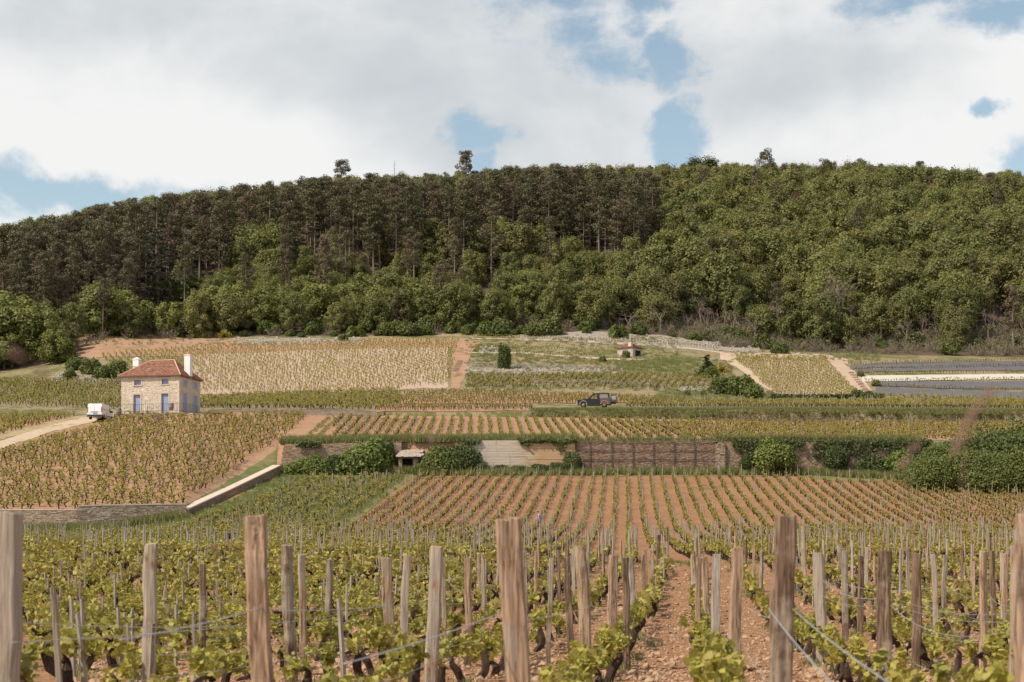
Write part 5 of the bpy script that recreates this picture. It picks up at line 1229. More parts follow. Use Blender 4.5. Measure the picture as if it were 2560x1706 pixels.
def postmesh(h, w, d, rough=.12, split=False, barky=False, lean=0.0, wb=1.0):
    """hand split post: irregular section, slightly wandering, oblique top"""
    mb = MB(); n = 8 if not barky else 10; nz = 9
    th = np.sort(np.arange(n) * 2 * np.pi / n + rng.uniform(-.22, .22, n))
    if barky: base = np.stack([np.cos(th) * w / 2, np.sin(th) * d / 2], 1)
    else:
        e = .42; base = np.stack([np.sign(np.cos(th)) * np.abs(np.cos(th)) ** e * w / 2, np.sign(np.sin(th)) * np.abs(np.sin(th)) ** e * d / 2], 1)
    base *= 1 + rng.uniform(-rough, rough, (n, 1)); V = []
    wob = rng.normal(size=2) * .006; tw = rng.uniform(-.25, .25)
    sx_, sy_ = rng.uniform(-.12, .12, 2)
    for i in range(nz):
        f = i / (nz - 1); z = -.25 + (h + .25) * f; a = tw * f; cs, sn = math.cos(a), math.sin(a)
        wob = wob + rng.normal(size=2) * .004 * (1 + w * 8) * wb
        q = base * (1 + rng.uniform(-.055, .055, (n, 1)) * (2 if barky else 1)) * (1.04 - .1 * f)
        x = q[:, 0] * cs - q[:, 1] * sn + wob[0] + lean * z; y = q[:, 0] * sn + q[:, 1] * cs + wob[1]
        zz = z + (sx_ * q[:, 0] + sy_ * q[:, 1] if i == nz - 1 else 0)
        V += [(a_, b_, c_) for a_, b_, c_ in zip(x, y, np.broadcast_to(zz, n))]
    f = [(i * n + j, i * n + (j + 1) % n, (i + 1) * n + (j + 1) % n, (i + 1) * n + j) for i in range(nz - 1) for j in range(n)] + [tuple(range((nz - 1) * n, nz * n))]
    mb.add(V, f); return mb
def smoothpost(me):
    bm = bmesh.new(); bm.from_mesh(me)
    bmesh.ops.bevel(bm, geom=[e for e in bm.edges if len(e.link_faces) == 2 and e.calc_face_angle(0) > .6], offset=.004, segments=1, affect='EDGES'); bm.to_mesh(me); bm.free()
    return me
# posts read off the photograph: top x range, top row, distance (or base row), lean px per 100 px downwards, kind, label
PO = [
 (-14, 47, 1282, 7.6, -1, 'p', 'thick pale squared post cut by the left edge of the frame'),
 (605, 662, 1289, 7.5, 3.6, 'p', 'thick squared post with bright left edge standing left of centre'),
 (1236, 1300, 1294, 7.5, 7.0, 's', 'thickest pale post with a deep split down its top'),
 (1934, 1988, 1290, 7.5, -4.0, 'd', 'thick rough dark barked post leaning slightly, right of the bare path'),
 (2553, 2610, 1285, 7.5, 0, 'p', 'thick post just cut by the right edge of the frame'),
 (365, 398, 1359, 13.1, -2.0, 'p', 'slender split post with a kinked right side among the left vines'),
 (703, 733, 1363, 15.5, 3.5, 'b', 'knobbly round branch post with brown bark'),
 (757, 776, 1386, 17.0, -2, 'p', 'thin pale post just right of the knobbly branch post'),
 (957, 983, 1395, 17.7, 3, 'p', 'grooved brown post tapering to a point at its foot'),
 (1012, 1033, 1388, 18.2, -3, 'p', 'plain straight pale post right of the grooved one'),
 (1070, 1103, 1366, 13.1, -2.6, 'p', 'broad split post with honey coloured heart wood'),
 (1104, 1116, 1395, 21, .6, 'p', 'thin light post half hidden behind the honey coloured post'),
 (1161, 1179, 1395, 18.6, .4, 'p', 'reddish brown post left of the deeply split post'),
 (1204, 1214, 1397, 25.6, .8, 'd', 'narrow dark brown post beside the deeply split post'),
 (1376, 1389, 1397, 17.5, -4.5, 'd', 'dark narrow post leaning right at its top, right of the deeply split post'),
 (1390, 1399, 1376, 35, 0, 'd', 'short dark post behind the right leaning one'),
 (1405, 1423, 1394, 20.7, 5.5, 'd', 'dark barked post leaning left at its top'),
 (1427, 1436, 1372, 33, 1.5, 'p', 'thin pale post behind the left leaning dark one'),
 (1450, 1481, 1367, 13.1, .6, 'p', 'tall straight split post left of the bare path'),
 (1518, 1542, 1388, 17.7, 0, 'p', 'straight brown post with a dark groove left of the bare path'),
 (1558, 1575, 1394, 17.9, 2.4, 'd', 'dark rough post closest to the left edge of the bare path'),
 (1576, 1590, 1393, 26, 2.5, 'g', 'light grey post right behind the dark rough one'),
 (1600, 1609, 1387, 31, 3.0, 'p', 'narrow brown post on the left edge of the bare path'),
 (1613, 1624, 1374, 35, .5, 'p', 'next brown post up the left edge of the bare path'),
 (1628, 1636, 1362, 42, 0, 'd', 'short dark post up the left edge of the path'),
 (1639, 1648, 1338, 52, 0, 'd', 'last dark post at the top of the left edge of the path'),
 (1727, 1740, 1386, 33, -1, 'p', 'brown post nearest the path on the right side'),
 (1739, 1753, 1395, 22, -1, 'p', 'pointed brown post right of the bare path'),
 (1752, 1768, 1393, 25, 3, 'p', 'pale post with a white side right of the path'),
 (1790, 1812, 1386, 17.7, -4.4, 'g', 'smooth pale post leaning right at its top'),
 (1834, 1865, 1370, 13.1, -1.4, 'p', 'tall broad post to the left of the thick dark barked one'),
 (2006, 2015, 1315, 47, 0, 'g', 'slim pale stake like post right behind the thick barked one'),
 (2031, 2061, 1384, 19, 2.3, 'p', 'broad topped brown post right of the thick barked one'),
 (2105, 2121, 1377, 24, -.8, 'd', 'dark charred looking post behind the right wires'),
 (2141, 2158, 1390, 20.9, -.8, 'd', 'dark post with a peeled pale head'),
 (2162, 2172, 1368, 37, -1.5, 'p', 'thin pale post left of the mottled one'),
 (2191, 2229, 1378, 13.1, 0, 'd', 'broad post with mottled bark and a pale left side'),
 (2266, 2275, 1370, 32, 0, 'g', 'thin pale post between the mottled and the two toned posts'),
 (2278, 2303, 1384, 17.6, -.6, 'd', 'two toned post, pale on its left and black on its right'),
 (2326, 2342, 1386, 18.0, 2.2, 'p', 'plain brown post right of the two toned one'),
 (2352, 2364, 1387, 26, .5, 'g', 'grey post with a white tie near its top'),
 (2507, 2521, 1384, 26, -1, 'p', 'brown post just left of the last broad post'),
 (2520, 2547, 1365, 13.1, 0, 'p', 'broad knotted post near the right edge of the frame'),
]
PLACED = []
for (ua, ub, rt, y, ln, kd, lab) in PO:
    w_ = (ub - ua) / F * y; h0 = HZ - rt; x_top = ((ua + ub) / 2 - UC) / F * y; z_top = CAMZ + h0 / F * y
    lean = -ln / 100; zg = hz(x_top, y); h = z_top - zg; xb = x_top - lean * h
    t = thing('vineyard_post', lab, 'post', (xb, y, hz(xb, y)), 0, 'wooden trellis posts of the near rows')
    m = {'p': POSTM, 's': POSTM, 'd': POSTD, 'b': POSTD, 'g': STAKEM}[kd]
    h = z_top - hz(xb, y)
    if kd == 's':
        for sgn, ww, hh, l2 in ((-1, .60, h - .012, -.012), (1, .46, h, .028)):
            a = MB(); q = postmesh(hh, w_ * ww, w_ * .85, .06, wb=.15); v = np.concatenate(q.v); f = np.clip(v[:, 2] / h, 0, 1)
            v[:, 0] += sgn * w_ * .245 + lean * v[:, 2] + sgn * .06 * f ** 2 * w_ - sgn * .004; a.add(v, q.f); link('split_half', smoothpost(fixn(a.mesh('split_half', m))), t)
    else:
        q = postmesh(h, w_, w_ * rng.uniform(.75, 1.0), .12, barky=kd == 'b', lean=lean); link('shaft', smoothpost(fixn(q.mesh('shaft', m))), t)
        if kd == 'b':
            for zf in (.35, .62, .9):
                a = rng.uniform(2.5, 5.5); k = MB(); k.tube([(lean * zf * h, 0, zf * h), (lean * zf * h + .045 * math.cos(a), .045 * math.sin(a), zf * h + .04)], [.034, .02], 6); part('knot', k, m, t)
    PLACED.append((x_top, y, z_top, w_))
# further posts up the rows
gen = [smoothpost(fixn(postmesh(rng.uniform(1.12, 1.38), rng.uniform(.055, .085), rng.uniform(.05, .075), .15, barky=i % 4 == 3, lean=rng.uniform(-.03, .03)).mesh('shaft', [POSTM, POSTD, STAKEM, POSTM, POSTD][i % 5]))) for i in range(10)]
EXTRA = []
for c in ROWS:
    for y in np.arange(15.5, 63, 4.6):
        yy = y + rng.uniform(-1.1, 1.1); x = nx(c, yy) + rng.normal() * .03; u = UC + F * x / yy
        if not -40 < u < 2600 or (u < 1000 and rng.random() < .3): continue
        if any(abs(UC + F * px / py - u) < 22 and abs(py - yy) < 7 for px, py, _, _ in PLACED): continue
        EXTRA.append((x, yy))
for x, y in EXTRA:
    ri = int(round((x - ND * y + .855) / 1.23)); od = ['first', 'second', 'third', 'fourth', 'fifth', 'sixth', 'seventh', 'eighth', 'ninth', 'tenth', 'eleventh', 'twelfth']; gi = rng.integers(10)
    t = thing('vineyard_post', '%s post %s, %s row %s of the bare path' % (['slender brown', 'dark barked', 'slim grey', 'slender brown', 'dark barked'][gi % 5], ['in front', 'midway up', 'far up'][min(2, int((y - 14) / 16))], od[-ri if ri <= 0 else ri - 1], 'left' if ri <= 0 else 'right'), 'post', (x, y, hz(x, y)), rng.uniform(0, 6.28), 'slender posts further up the wired rows')
    link('shaft', gen[gi], t)
# wires
ALLP = sorted([(px - ND * py, py, px, pz) for px, py, pz, _ in PLACED] + [(x - ND * y, y, x, hz(x, y) + 1.2) for x, y in EXTRA])
def wire(pts, lab, r=.0022, grp='trellis wires between the near posts'):
    p = np.array(pts); o = p[0].copy(); k = MB(); k.tube(p - o, r, 5)
    ob = link('trellis_wire', k.mesh('trellis_wire', WIREM, True), None, tuple(o), 'thing'); tag(ob, lab, 'wire', grp)
nw = 0
for c in ROWS:
    line = sorted([q for q in ALLP if abs(q[0] - c) < .3], key=lambda q: q[1])
    for a, b in zip(line, line[1:]):
        if a[1] > 34 or b[1] - a[1] < 1.5: continue
        for hgt in (.42, .80):
            if hgt < .5 and a[1] > 26: continue
            n = 13; f = np.linspace(0, 1, n); slack = rng.uniform(.01, .05) * (b[1] - a[1]) / 4
            if c > .3 and rng.random() < .6: slack += rng.uniform(.04, .16)
            x = a[2] + (b[2] - a[2]) * f; y = a[1] + (b[1] - a[1]) * f; x = x + .05
            z = np.array([hz(a[2], a[1]) + (hz(b[2], b[1]) - hz(a[2], a[1])) * q for q in f]) + hgt + rng.normal() * .04 - 4 * slack * f * (1 - f)
            ri = int(round((c + .855) / 1.23)); od = ['first', 'second', 'third', 'fourth', 'fifth', 'sixth', 'seventh', 'eighth', 'ninth', 'tenth', 'eleventh', 'twelfth']
            wire(np.stack([x, y, z], 1), '%s slack wire %s, %s row %s of the bare path' % ('lower' if hgt < .5 else 'upper', ['at the front', 'farther up', 'far up'][min(2, int(a[1] / 12))], od[-ri if ri <= 0 else ri - 1], 'left' if ri <= 0 else 'right')); nw += 1
for (u, row, y, du, r2, y2, lab) in [(1920, 1520, 7.5, 2095, 1725, 4.4, 'anchor wire slanting down right from the left side of the thick barked post'), (1986, 1526, 7.5, 2240, 1720, 4.6, 'second anchor wire slanting down right from the thick barked post'),
                                (1300, 1562, 7.5, 1060, 1730, 11.5, None), (662, 1517, 7.5, 300, 1600, 6.2, 'wire running left from the thick squared post'), (1260, 1530, 7.6, 860, 1660, 6.4, 'wire slanting down left from the deeply split post'),
                                (2195, 1500, 13.1, 2545, 1553, 13.2, 'double slack wire hanging between the mottled and the knotted posts'), (2230, 1495, 13.1, 2545, 1530, 13.3, 'upper slack wire hanging between the mottled and the knotted posts'), (2055, 1450, 19, 2195, 1497, 13.1, 'slack wire from the broad topped post to the mottled post'), (2090, 1455, 21, 2330, 1470, 18, 'slack wire sagging behind the mottled post'), (30, 1607, 7.5, 640, 1560, 12.0, 'wire crossing the near left vines from the frame edge')]:
    if lab is None: continue
    a = np.array([(u - UC) / F * y, y, CAMZ + (HZ - row) / F * y]); b = np.array([(du - UC) / F * y2, y2, CAMZ + (HZ - r2) / F * y2]); f = np.linspace(0, 1, 15)[:, None]
    p = a + (b - a) * f; p[:, 2:] -= 4 * (.07 if 'slack' in lab else .012) * f * (1 - f); wire(p, lab, .0028)
# grey stakes of the near left plot
SG = [stake_mb(rng.uniform(.72, 1.0), rng.uniform(.018, .027)).mesh('vine_stake', STAKEM) for _ in range(8)]
sk = []
for y, x, k in cands:
    if k == 0 and y > 8.5 and rng.random() < .44: sk.append((x + rng.normal() * .1, y + rng.normal() * .1))
for u, r, y in [(155, 1595, 10.0), (325, 1550, 14), (372, 1555, 12.5), (185, 1490, 16), (490, 1515, 14.5), (330, 1475, 18), (300, 1475, 18), (440, 1480, 17), (862, 1530, 14)]:
    sk.insert(0, ((u - UC) / F * y, y))
far = []
for i, (x, y) in enumerate(sk):
    if i < 285:
        o = link('vine_stake', SG[rng.integers(8)], None, (x, y, hz(x, y)), 'thing'); o.rotation_euler = (rng.normal() * .04, rng.normal() * .04, rng.uniform(0, 6.28)); o.scale.z = rng.uniform(.75, 1.1)
        u_ = UC + F * x / y; tag(o, 'grey vine stake %s, %s' % (['in the nearest strip', 'in the second strip', 'in the third strip', 'in the fourth strip', 'in the farther part'][min(4, int((y - 8) / 5))], ['at the left frame edge', 'left of the kinked slender post', 'right of the kinked slender post', 'left of the thick squared post', 'around the knobbly branch post', 'right of the knobbly branch post'][int(np.searchsorted([160, 350, 470, 600, 760], u_))]), 'stake', 'grey stakes of the near left plot')
    else: far.append((x, y, hz(x, y)))
for y, x, k in cands:
    if k and y > 30 and rng.random() < .2: far.append((x + .1, y, hz(x, y)))
scatter('near_stakes', np.array(far), rng.uniform(0, 6, len(far)), rng.uniform(.75, 1.05, len(far)), pool_low, 'more grey stakes behind the near left plot', .03)
pot = link('dark_pot', MB().lathe([(.03, .30), (.10, .29), (.135, .2), (.14, .02), (.12, 0)], 14).mesh('dark_pot', PLAST, True), None, (0, 0, 0), 'thing')
pp = pt(571, 74); pot.location = (pp.x, pp.y, pp.z + .74); tag(pot, 'small black pot hung upside down on a stake in the left plot', 'pot')
k = stake_mb(.98, .02).mesh('vine_stake', STAKEM); o = link('vine_stake', k, None, tuple(pp), 'thing'); tag(o, 'stake carrying the upturned black pot', 'stake')
# sparse weeds between the near rows
wd = []
for c in ROWS:
    for y in np.arange(9, 66, .35):
        if rng.random() < .25: x = nx(c, y) + rng.normal() * .12; wd.append((x, y, hz(x, y)))
for _ in range(700):
    y = rng.uniform(8, 64); x = nx(-5 - rng.random() * .4 * y, y); wd.append((x, y, hz(x, y)))
for _ in range(420):
    y = rng.uniform(56, 59.5); x = rng.uniform(-28, 34); wd.append((x, y, hz(x, y)))
scatter('weeds', np.array(wd), rng.uniform(0, 6, len(wd)), rng.uniform(.25, .6, len(wd)), pool_grass, 'thin weeds and grass under the near vines')
# blurred dry stems close to the camera
def stem(lab, pts, d, heads, r=.0035):
    """dry weed stem rooted in the ground below the frame, passing through photo points at distance d"""
    P = [np.array([(u - UC) / F * d, d + dd, CAMZ + (HZ - row) / F * d]) for u, row, dd in pts]
    g = P[0].copy(); g[2] = hz(g[0], g[1]); g[0] += .05
    t = thing('dry_weed', lab, 'dry plant', tuple(g)); k = MB(); k.tube([(0, 0, -.03)] + [p - g for p in P], np.linspace(r, r * .5, len(P) + 1), 5); part('stem', k, STEMB, t)
    for u, row, l, a, rr in heads:
        c = np.array([(u - UC) / F * d, d, CAMZ + (HZ - row) / F * d]) - g; v = np.array([math.cos(a), 0, math.sin(a)]) * l
        hd_ = MB(); hd_.tube([c - v, c - v * .4, c + v * .4, c + v], [rr * .3, rr, rr * .9, rr * .2], 7); part('seed_head', hd_, STEMB, t)
stem('blurred brown dry weed close to the lens at the right', [(2380, 1750, 0), (2400, 1250, 0), (2420, 1100, 0), (2475, 975, 0)], 1.5, [(2470, 985, .010, 1.0, .003), (2430, 1040, .016, .95, .0034), (2395, 1110, .014, 1.2, .003)], .0009)
stem('second blurred dry weed close to the lens, shorter and left of the first', [(2290, 1750, 0), (2275, 1250, 0), (2262, 1160, 0), (2285, 1110, 0)], 1.6, [(2262, 1158, .010, .9, .0028), (2288, 1118, .009, .8, .002)], .0007)
stem('faint blurred dry weed over the dark trees at the left', [(140, 1750, 0), (125, 1200, 0), (105, 935, 0), (40, 880, 0)], 1.0, [(103, 930, .004, 1.2, .0028), (40, 885, .009, 2.6, .0016)], .0004)
for u, row, d, lb in [(592, 1168, 2.2, 'the brown plot by the bare strip'), (1080, 1100, 2.2, 'the bush right of the stone shelter'), (965, 1262, 2.2, 'the left edge of the red field'), (195, 1285, 2.2, 'the low grey stone wall'), (395, 1045, 2.0, 'the plot below the stone house'), (1155, 1305, 2.2, 'the red field rows'), (535, 1370, 3.0, 'the grassy left plot')]:
    stem('thin blurred dry grass stem ending before ' + lb, [(u + 25, 1760, 0), (u + 6, row + 160, 0), (u, row, 0)], d, [(u, row, .006, rng.uniform(2.2, 2.9), .004)], .0006, )

# ---------------------------------------------------------------- vehicles
def wheel(parent, x, y, r, w, cz):
    k = MB(); k.lathe([(r * .6, -w / 2), (r * .93, -w / 2), (r, -w / 2 + .03), (r, w / 2 - .03), (r * .93, w / 2), (r * .6, w / 2)], 20, 0, 'y', (x, y, cz)); wh = part('wheel', k, RUBBER, parent)
    k = MB(); k.lathe([(r * .1, -w / 2 - .012), (r * .56, -w / 2 - .008), (r * .61, -w / 2 + .02), (r * .61, w / 2 - .02), (r * .56, w / 2 + .008), (r * .1, w / 2 + .012)], 16, 0, 'y', (x, y, cz)); part('rim', k, WHEELM, wh, True)
def bodymesh(prof, hw, tumble, archs, z_belt):
    """side profile (x,z) skinned across; upper part leans inward; wheel arches cut in"""
    mb = MB(); n = len(prof); V = []
    for s in (-1, 1):
        for x, z in prof: V.append((x, s * (hw - max(0, z - z_belt) * tumble - max(0, .45 - z) * .12), z))
    f = [tuple(range(n)), tuple(range(2 * n - 1, n - 1, -1))] + [(i, (i + 1) % n, n + (i + 1) % n, n + i) for i in range(n)]
    mb.add(V, f); return mb
def arch_profile(top, floor, wheels, r):
    """closed profile: top polyline front to rear, then back along the floor with semicircular arches"""
    p = list(top)
    for xc in sorted(wheels, reverse=True):
        p += [(xc + r * math.cos(a), floor + .02 + r * math.sin(a)) for a in np.linspace(0, math.pi, 9)]
    return p
def van():
    Y = 203.; u = 252; X = (u - UC) / F * Y; base = hz(X, Y) + .06
    t = thing('van', 'white panel van seen from behind, parked on the dusty track left of the house', 'van', (X, Y, base), R(90 - 4.5))
    L, hw, H = 4.75, .95, 1.93         # local +x is the front of the van
    top = [(-2.36, .42), (-2.38, .9), (-2.30, 1.5), (-2.22, 1.82), (-2.10, 1.92), (-1.0, 1.95), (.55, 1.93), (.95, 1.84), (1.52, 1.12), (2.0, .98), (2.3, .80), (2.36, .5), (2.3, .30)]
    top = top[::-1]; top = [(x, z) for x, z in top]
    prof = arch_profile(top, .3, [-1.45, 1.5], .37)
    prof = [(x, z) for x, z in top] + [(-2.34, .30)] + [q for xc in (-1.45, 1.5) for q in [(xc - .37 * math.cos(a), .30 + .37 * math.sin(a)) for a in np.linspace(0, math.pi, 9)]]
    me = fixn(bodymesh(prof, hw, .09, None, 1.0).mesh('body', VANW))
    bm = bmesh.new(); bm.from_mesh(me); bmesh.ops.triangulate(bm, faces=[f for f in bm.faces if len(f.verts) > 4])
    bm.to_mesh(me); bm.free(); link('body', me, t)
    for x in (-1.45, 1.5):
        for s in (-1, 1): wheel(t, x, s * (hw - .12), .33, .22, .33)
    k = MB(); k.box((-2.46, -.93, .30), (-2.30, .93, .52)); k.box((-2.3, -.955, .28), (-1.85, -.9, .5)); k.box((-2.3, .9, .28), (-1.85, .955, .5)); part('rear_bumper', k, PLAST, t)
    for s in (-1, 1):
        k = MB(); k.add([(-2.41, s * .90 - .055, .86), (-2.41, s * .90 + .052, .86), (-2.2, s * .90 + .052, .86), (-2.2, s * .90 - .055, .86), (-2.325, s * .875 - .05, 1.5), (-2.325, s * .875 + .045, 1.5), (-2.12, s * .875 + .045, 1.5), (-2.12, s * .875 - .05, 1.5)], [(0, 3, 2, 1), (4, 5, 6, 7), (0, 1, 5, 4), (1, 2, 6, 5), (2, 3, 7, 6), (3, 0, 4, 7)]); part('tail_light', k, REDL, t)
        k = MB(); k.add([(.62, s * .945, 1.08), (1.40, s * .955, 1.08), (.93, s * .885, 1.74), (.62, s * .88, 1.76), (.62, s * .90, 1.08), (1.40, s * .90, 1.08), (.93, s * .84, 1.74), (.62, s * .84, 1.76)], [(0, 1, 2, 3), (7, 6, 5, 4), (0, 4, 5, 1), (1, 5, 6, 2), (2, 6, 7, 3), (3, 7, 4, 0)]); part('side_window', k, GLASS, t)
        k = MB(); k.box((1.22, s * 1.0 - .11, 1.05), (1.34, s * 1.0 + .11, 1.28), 0, .015); part('mirror', k, PLAST, t)
        k = MB(); k.box((-.55, s * .955 - .012, .42), (-.53, s * .955 + .012, 1.0)); k.box((-2.0, s * .945 - .012, 1.24), (.4, s * .935 + .012, 1.26)); k.box((-1.0, s * .955 - .014, .46), (1.1, s * .955 + .014, .53)); part('side_moulding', k, PLAST, t)
        k = MB(); k.box((.5, s * .96 - .02, .98), (.64, s * .96 + .015, 1.02)); part('handle', k, PLAST, t)
    k = MB(); k.box((-2.43, -.3, .70), (-2.36, .22, .82)); p = part('number_plate', k, flat('plate', (.62, .62, .6), .6), t)
    k = MB()
    for i in range(7): k.box((-2.436, -.26 + i * .066, .73), (-2.430, -.225 + i * .066, .79))
    part('plate_figures', k, PLAST, p)
    k = MB(); k.tube([(-2.372, .0, .55), (-2.386, 0, .9), (-2.306, 0, 1.5), (-2.226, 0, 1.82)], .008, 4); part('door_gap', k, PLAST, t)
    k = MB(); k.box((-2.44, -.45, .93), (-2.37, .5, .97)); part('rear_trim', k, CHROME, t)
    k = MB(); k.add([(.98, -.80, 1.80), (1.54, -.84, 1.14), (1.54, .84, 1.14), (.98, .80, 1.80), (1.02, -.78, 1.82), (1.57, -.82, 1.17), (1.57, .82, 1.17), (1.02, .78, 1.82)], [(0, 1, 2, 3), (7, 6, 5, 4), (0, 4, 5, 1), (1, 5, 6, 2), (2, 6, 7, 3), (3, 7, 4, 0)]); part('windscreen', k, GLASS, t)
    k = MB(); k.box((-2.06, -.62, 1.93), (.4, -.56, 1.975)); k.box((-2.06, .56, 1.93), (.4, .62, 1.975)); part('roof_rib', k, VANW, t)
van()
def offroader():
    Y = 222.5; X = (1488 - UC) / F * Y; base = hz(X, Y) + .12
    t = thing('off_road_car', 'dark blue and rusty red off road car parked with its tailgate open', 'car', (X, Y, base), R(180 - 4))
    # local +x is the front (towards the left of the photograph)
    low = [(2.42, .5), (2.45, .95), (2.38, 1.10), (.95, 1.20), (.62, 1.22), (-2.02, 1.22), (-2.08, .95), (-2.08, .45)]
    prof = low + [q for xc in (-1.28, 1.62) for q in [(xc - .46 * math.cos(a), .45 + .44 * math.sin(a)) for a in np.linspace(0, math.pi, 9)]]
    def tri(me):
        bm = bmesh.new(); bm.from_mesh(me); bmesh.ops.triangulate(bm, faces=[f for f in bm.faces if len(f.verts) > 4]); bm.to_mesh(me); bm.free(); return me
    link('body', tri(fixn(bodymesh(prof, .88, .05, None, .9).mesh('body', CARB))), t)
    k = MB()
    z0, z1 = 1.22, 1.92
    def pillar(xa, xb, ta, tb, mat_y):
        for s in (-1, 1): k.add([(xa, s * .86, z0), (xb, s * .86, z0), (tb, s * .75, z1), (ta, s * .75, z1), (xa, s * .80, z0), (xb, s * .80, z0), (tb, s * .69, z1), (ta, s * .69, z1)], [(0, 1, 2, 3), (7, 6, 5, 4), (0, 4, 5, 1), (1, 5, 6, 2), (2, 6, 7, 3), (3, 7, 4, 0)])
    pillar(.93, .80, .28, .18, 0); pillar(-.42, -.60, -.40, -.56, 0); pillar(-1.90, -2.04, -1.72, -1.92, 0)
    k.add([(.36, -.78, 1.90), (.36, .78, 1.90), (-1.95, .78, 1.92), (-1.95, -.78, 1.92), (.22, -.72, 2.0), (.22, .72, 2.0), (-1.85, .72, 2.03), (-1.85, -.72, 2.03)], [(3, 2, 1, 0), (4, 5, 6, 7), (0, 1, 5, 4), (1, 2, 6, 5), (2, 3, 7, 6), (3, 0, 4, 7)])
    part('cabin_frame', k, CARB, t)
    k = MB(); k.add([(.94, -.78, 1.22), (.94, .78, 1.22), (.32, .72, 1.90), (.32, -.72, 1.90)], [(0, 1, 2, 3)]); part('windscreen', k, flat('pale windscreen', (.35, .37, .36), .15, .6, .1), t)
    for s in (-1, 1):
        k = MB(); k.add([(-.66, s * .835, 1.26), (-1.84, s * .835, 1.26), (-1.70, s * .745, 1.86), (-.64, s * .745, 1.86)], [(0, 1, 2, 3)]); part('side_window', k, flat('hazy glass', (.20, .20, .17), .2, .6, .3, 3) if 'hazy glass' not in MATS else MATS['hazy glass'], t)
        k = MB(); k.prism([(-2.07, .47), (-2.06, 1.0), (-1.98, 1.21), (-.62, 1.16), (-.70, .95), (-.80, .5)], s * .885 - .006, s * .885 + .012); part('rear_panel', k, CARR, t)
        for xc in (-1.28, 1.62):
            q = [(xc - .5 * math.cos(a), .45 + .48 * math.sin(a), s * .89) for a in np.linspace(0, math.pi, 11)]; k = MB(); k.tube([(x, y, z) for x, z, y in q], .06, 5); part('wheel_arch', k, flat('sand coloured arch', (.33, .28, .19)) if 'sand coloured arch' not in MATS else MATS['sand coloured arch'], t)
            wheel(t, xc, s * .76, .37, .24, .37)
        k = MB(); k.box((.76, s * .95 - .10, 1.2), (.86, s * .95 + .1, 1.4), 0, .02); part('mirror', k, PLAST, t)
        k = MB(); k.box((2.43, s * .62 - .13, .80), (2.49, s * .62 + .13, 1.03), 0, .01); part('headlight', k, CHROME, t)
        k = MB(); k.box((-.75, s * .86 - .06, .40), (1.08, s * .86 + .07, .46)); part('side_step', k, PLAST, t)
        k = MB(); k.box((-.42, s * .885 - .02, 1.0), (-.26, s * .885 + .025, 1.04)); part('handle', k, PLAST, t)
    k = MB(); k.box((2.43, -.45, .78), (2.48, .45, 1.02)); part('grille', k, PLAST, t)
    k = MB(); k.box((2.42, -.86, .45), (2.60, .86, .66), 0, .01); part('front_bumper', k, CHROME, t)
    k = MB(); k.box((-2.22, -.8, .42), (-2.08, .8, .58), 0, .01); part('rear_bumper', k, PLAST, t)
    # tailgate swung open, with its spare wheel bracket
    k = MB(); k.box((-2.95, -.80, .62), (-2.12, -.72, 1.16)); k.box((-2.95, -.80, 1.16), (-2.87, -.73, 1.86)); k.box((-2.22, -.80, 1.16), (-2.12, -.73, 1.80)); k.box((-2.95, -.80, 1.82), (-2.14, -.73, 1.90))
    g = part('tailgate', k, PLAST, t)
    k = MB(); k.box((-2.87, -.775, 1.16), (-2.22, -.755, 1.82)); part('rear_window', k, MATS['pale windscreen'], g)
    k = MB(); k.box((-2.9, .60, .75), (-2.2, .85, 1.1), 0, .02); part('spare_bracket', k, IRON, g)
    for yy in (-.38, .38):
        k = MB(); k.box((-.5, yy - .25, .85), (-.28, yy + .25, 1.75), 0, .02); part('car_seat', k, PLAST, t)
    k = MB(); k.box((-1.9, -.8, .5), (.9, .8, .55)); part('car_floor', k, PLAST, t)
offroader()

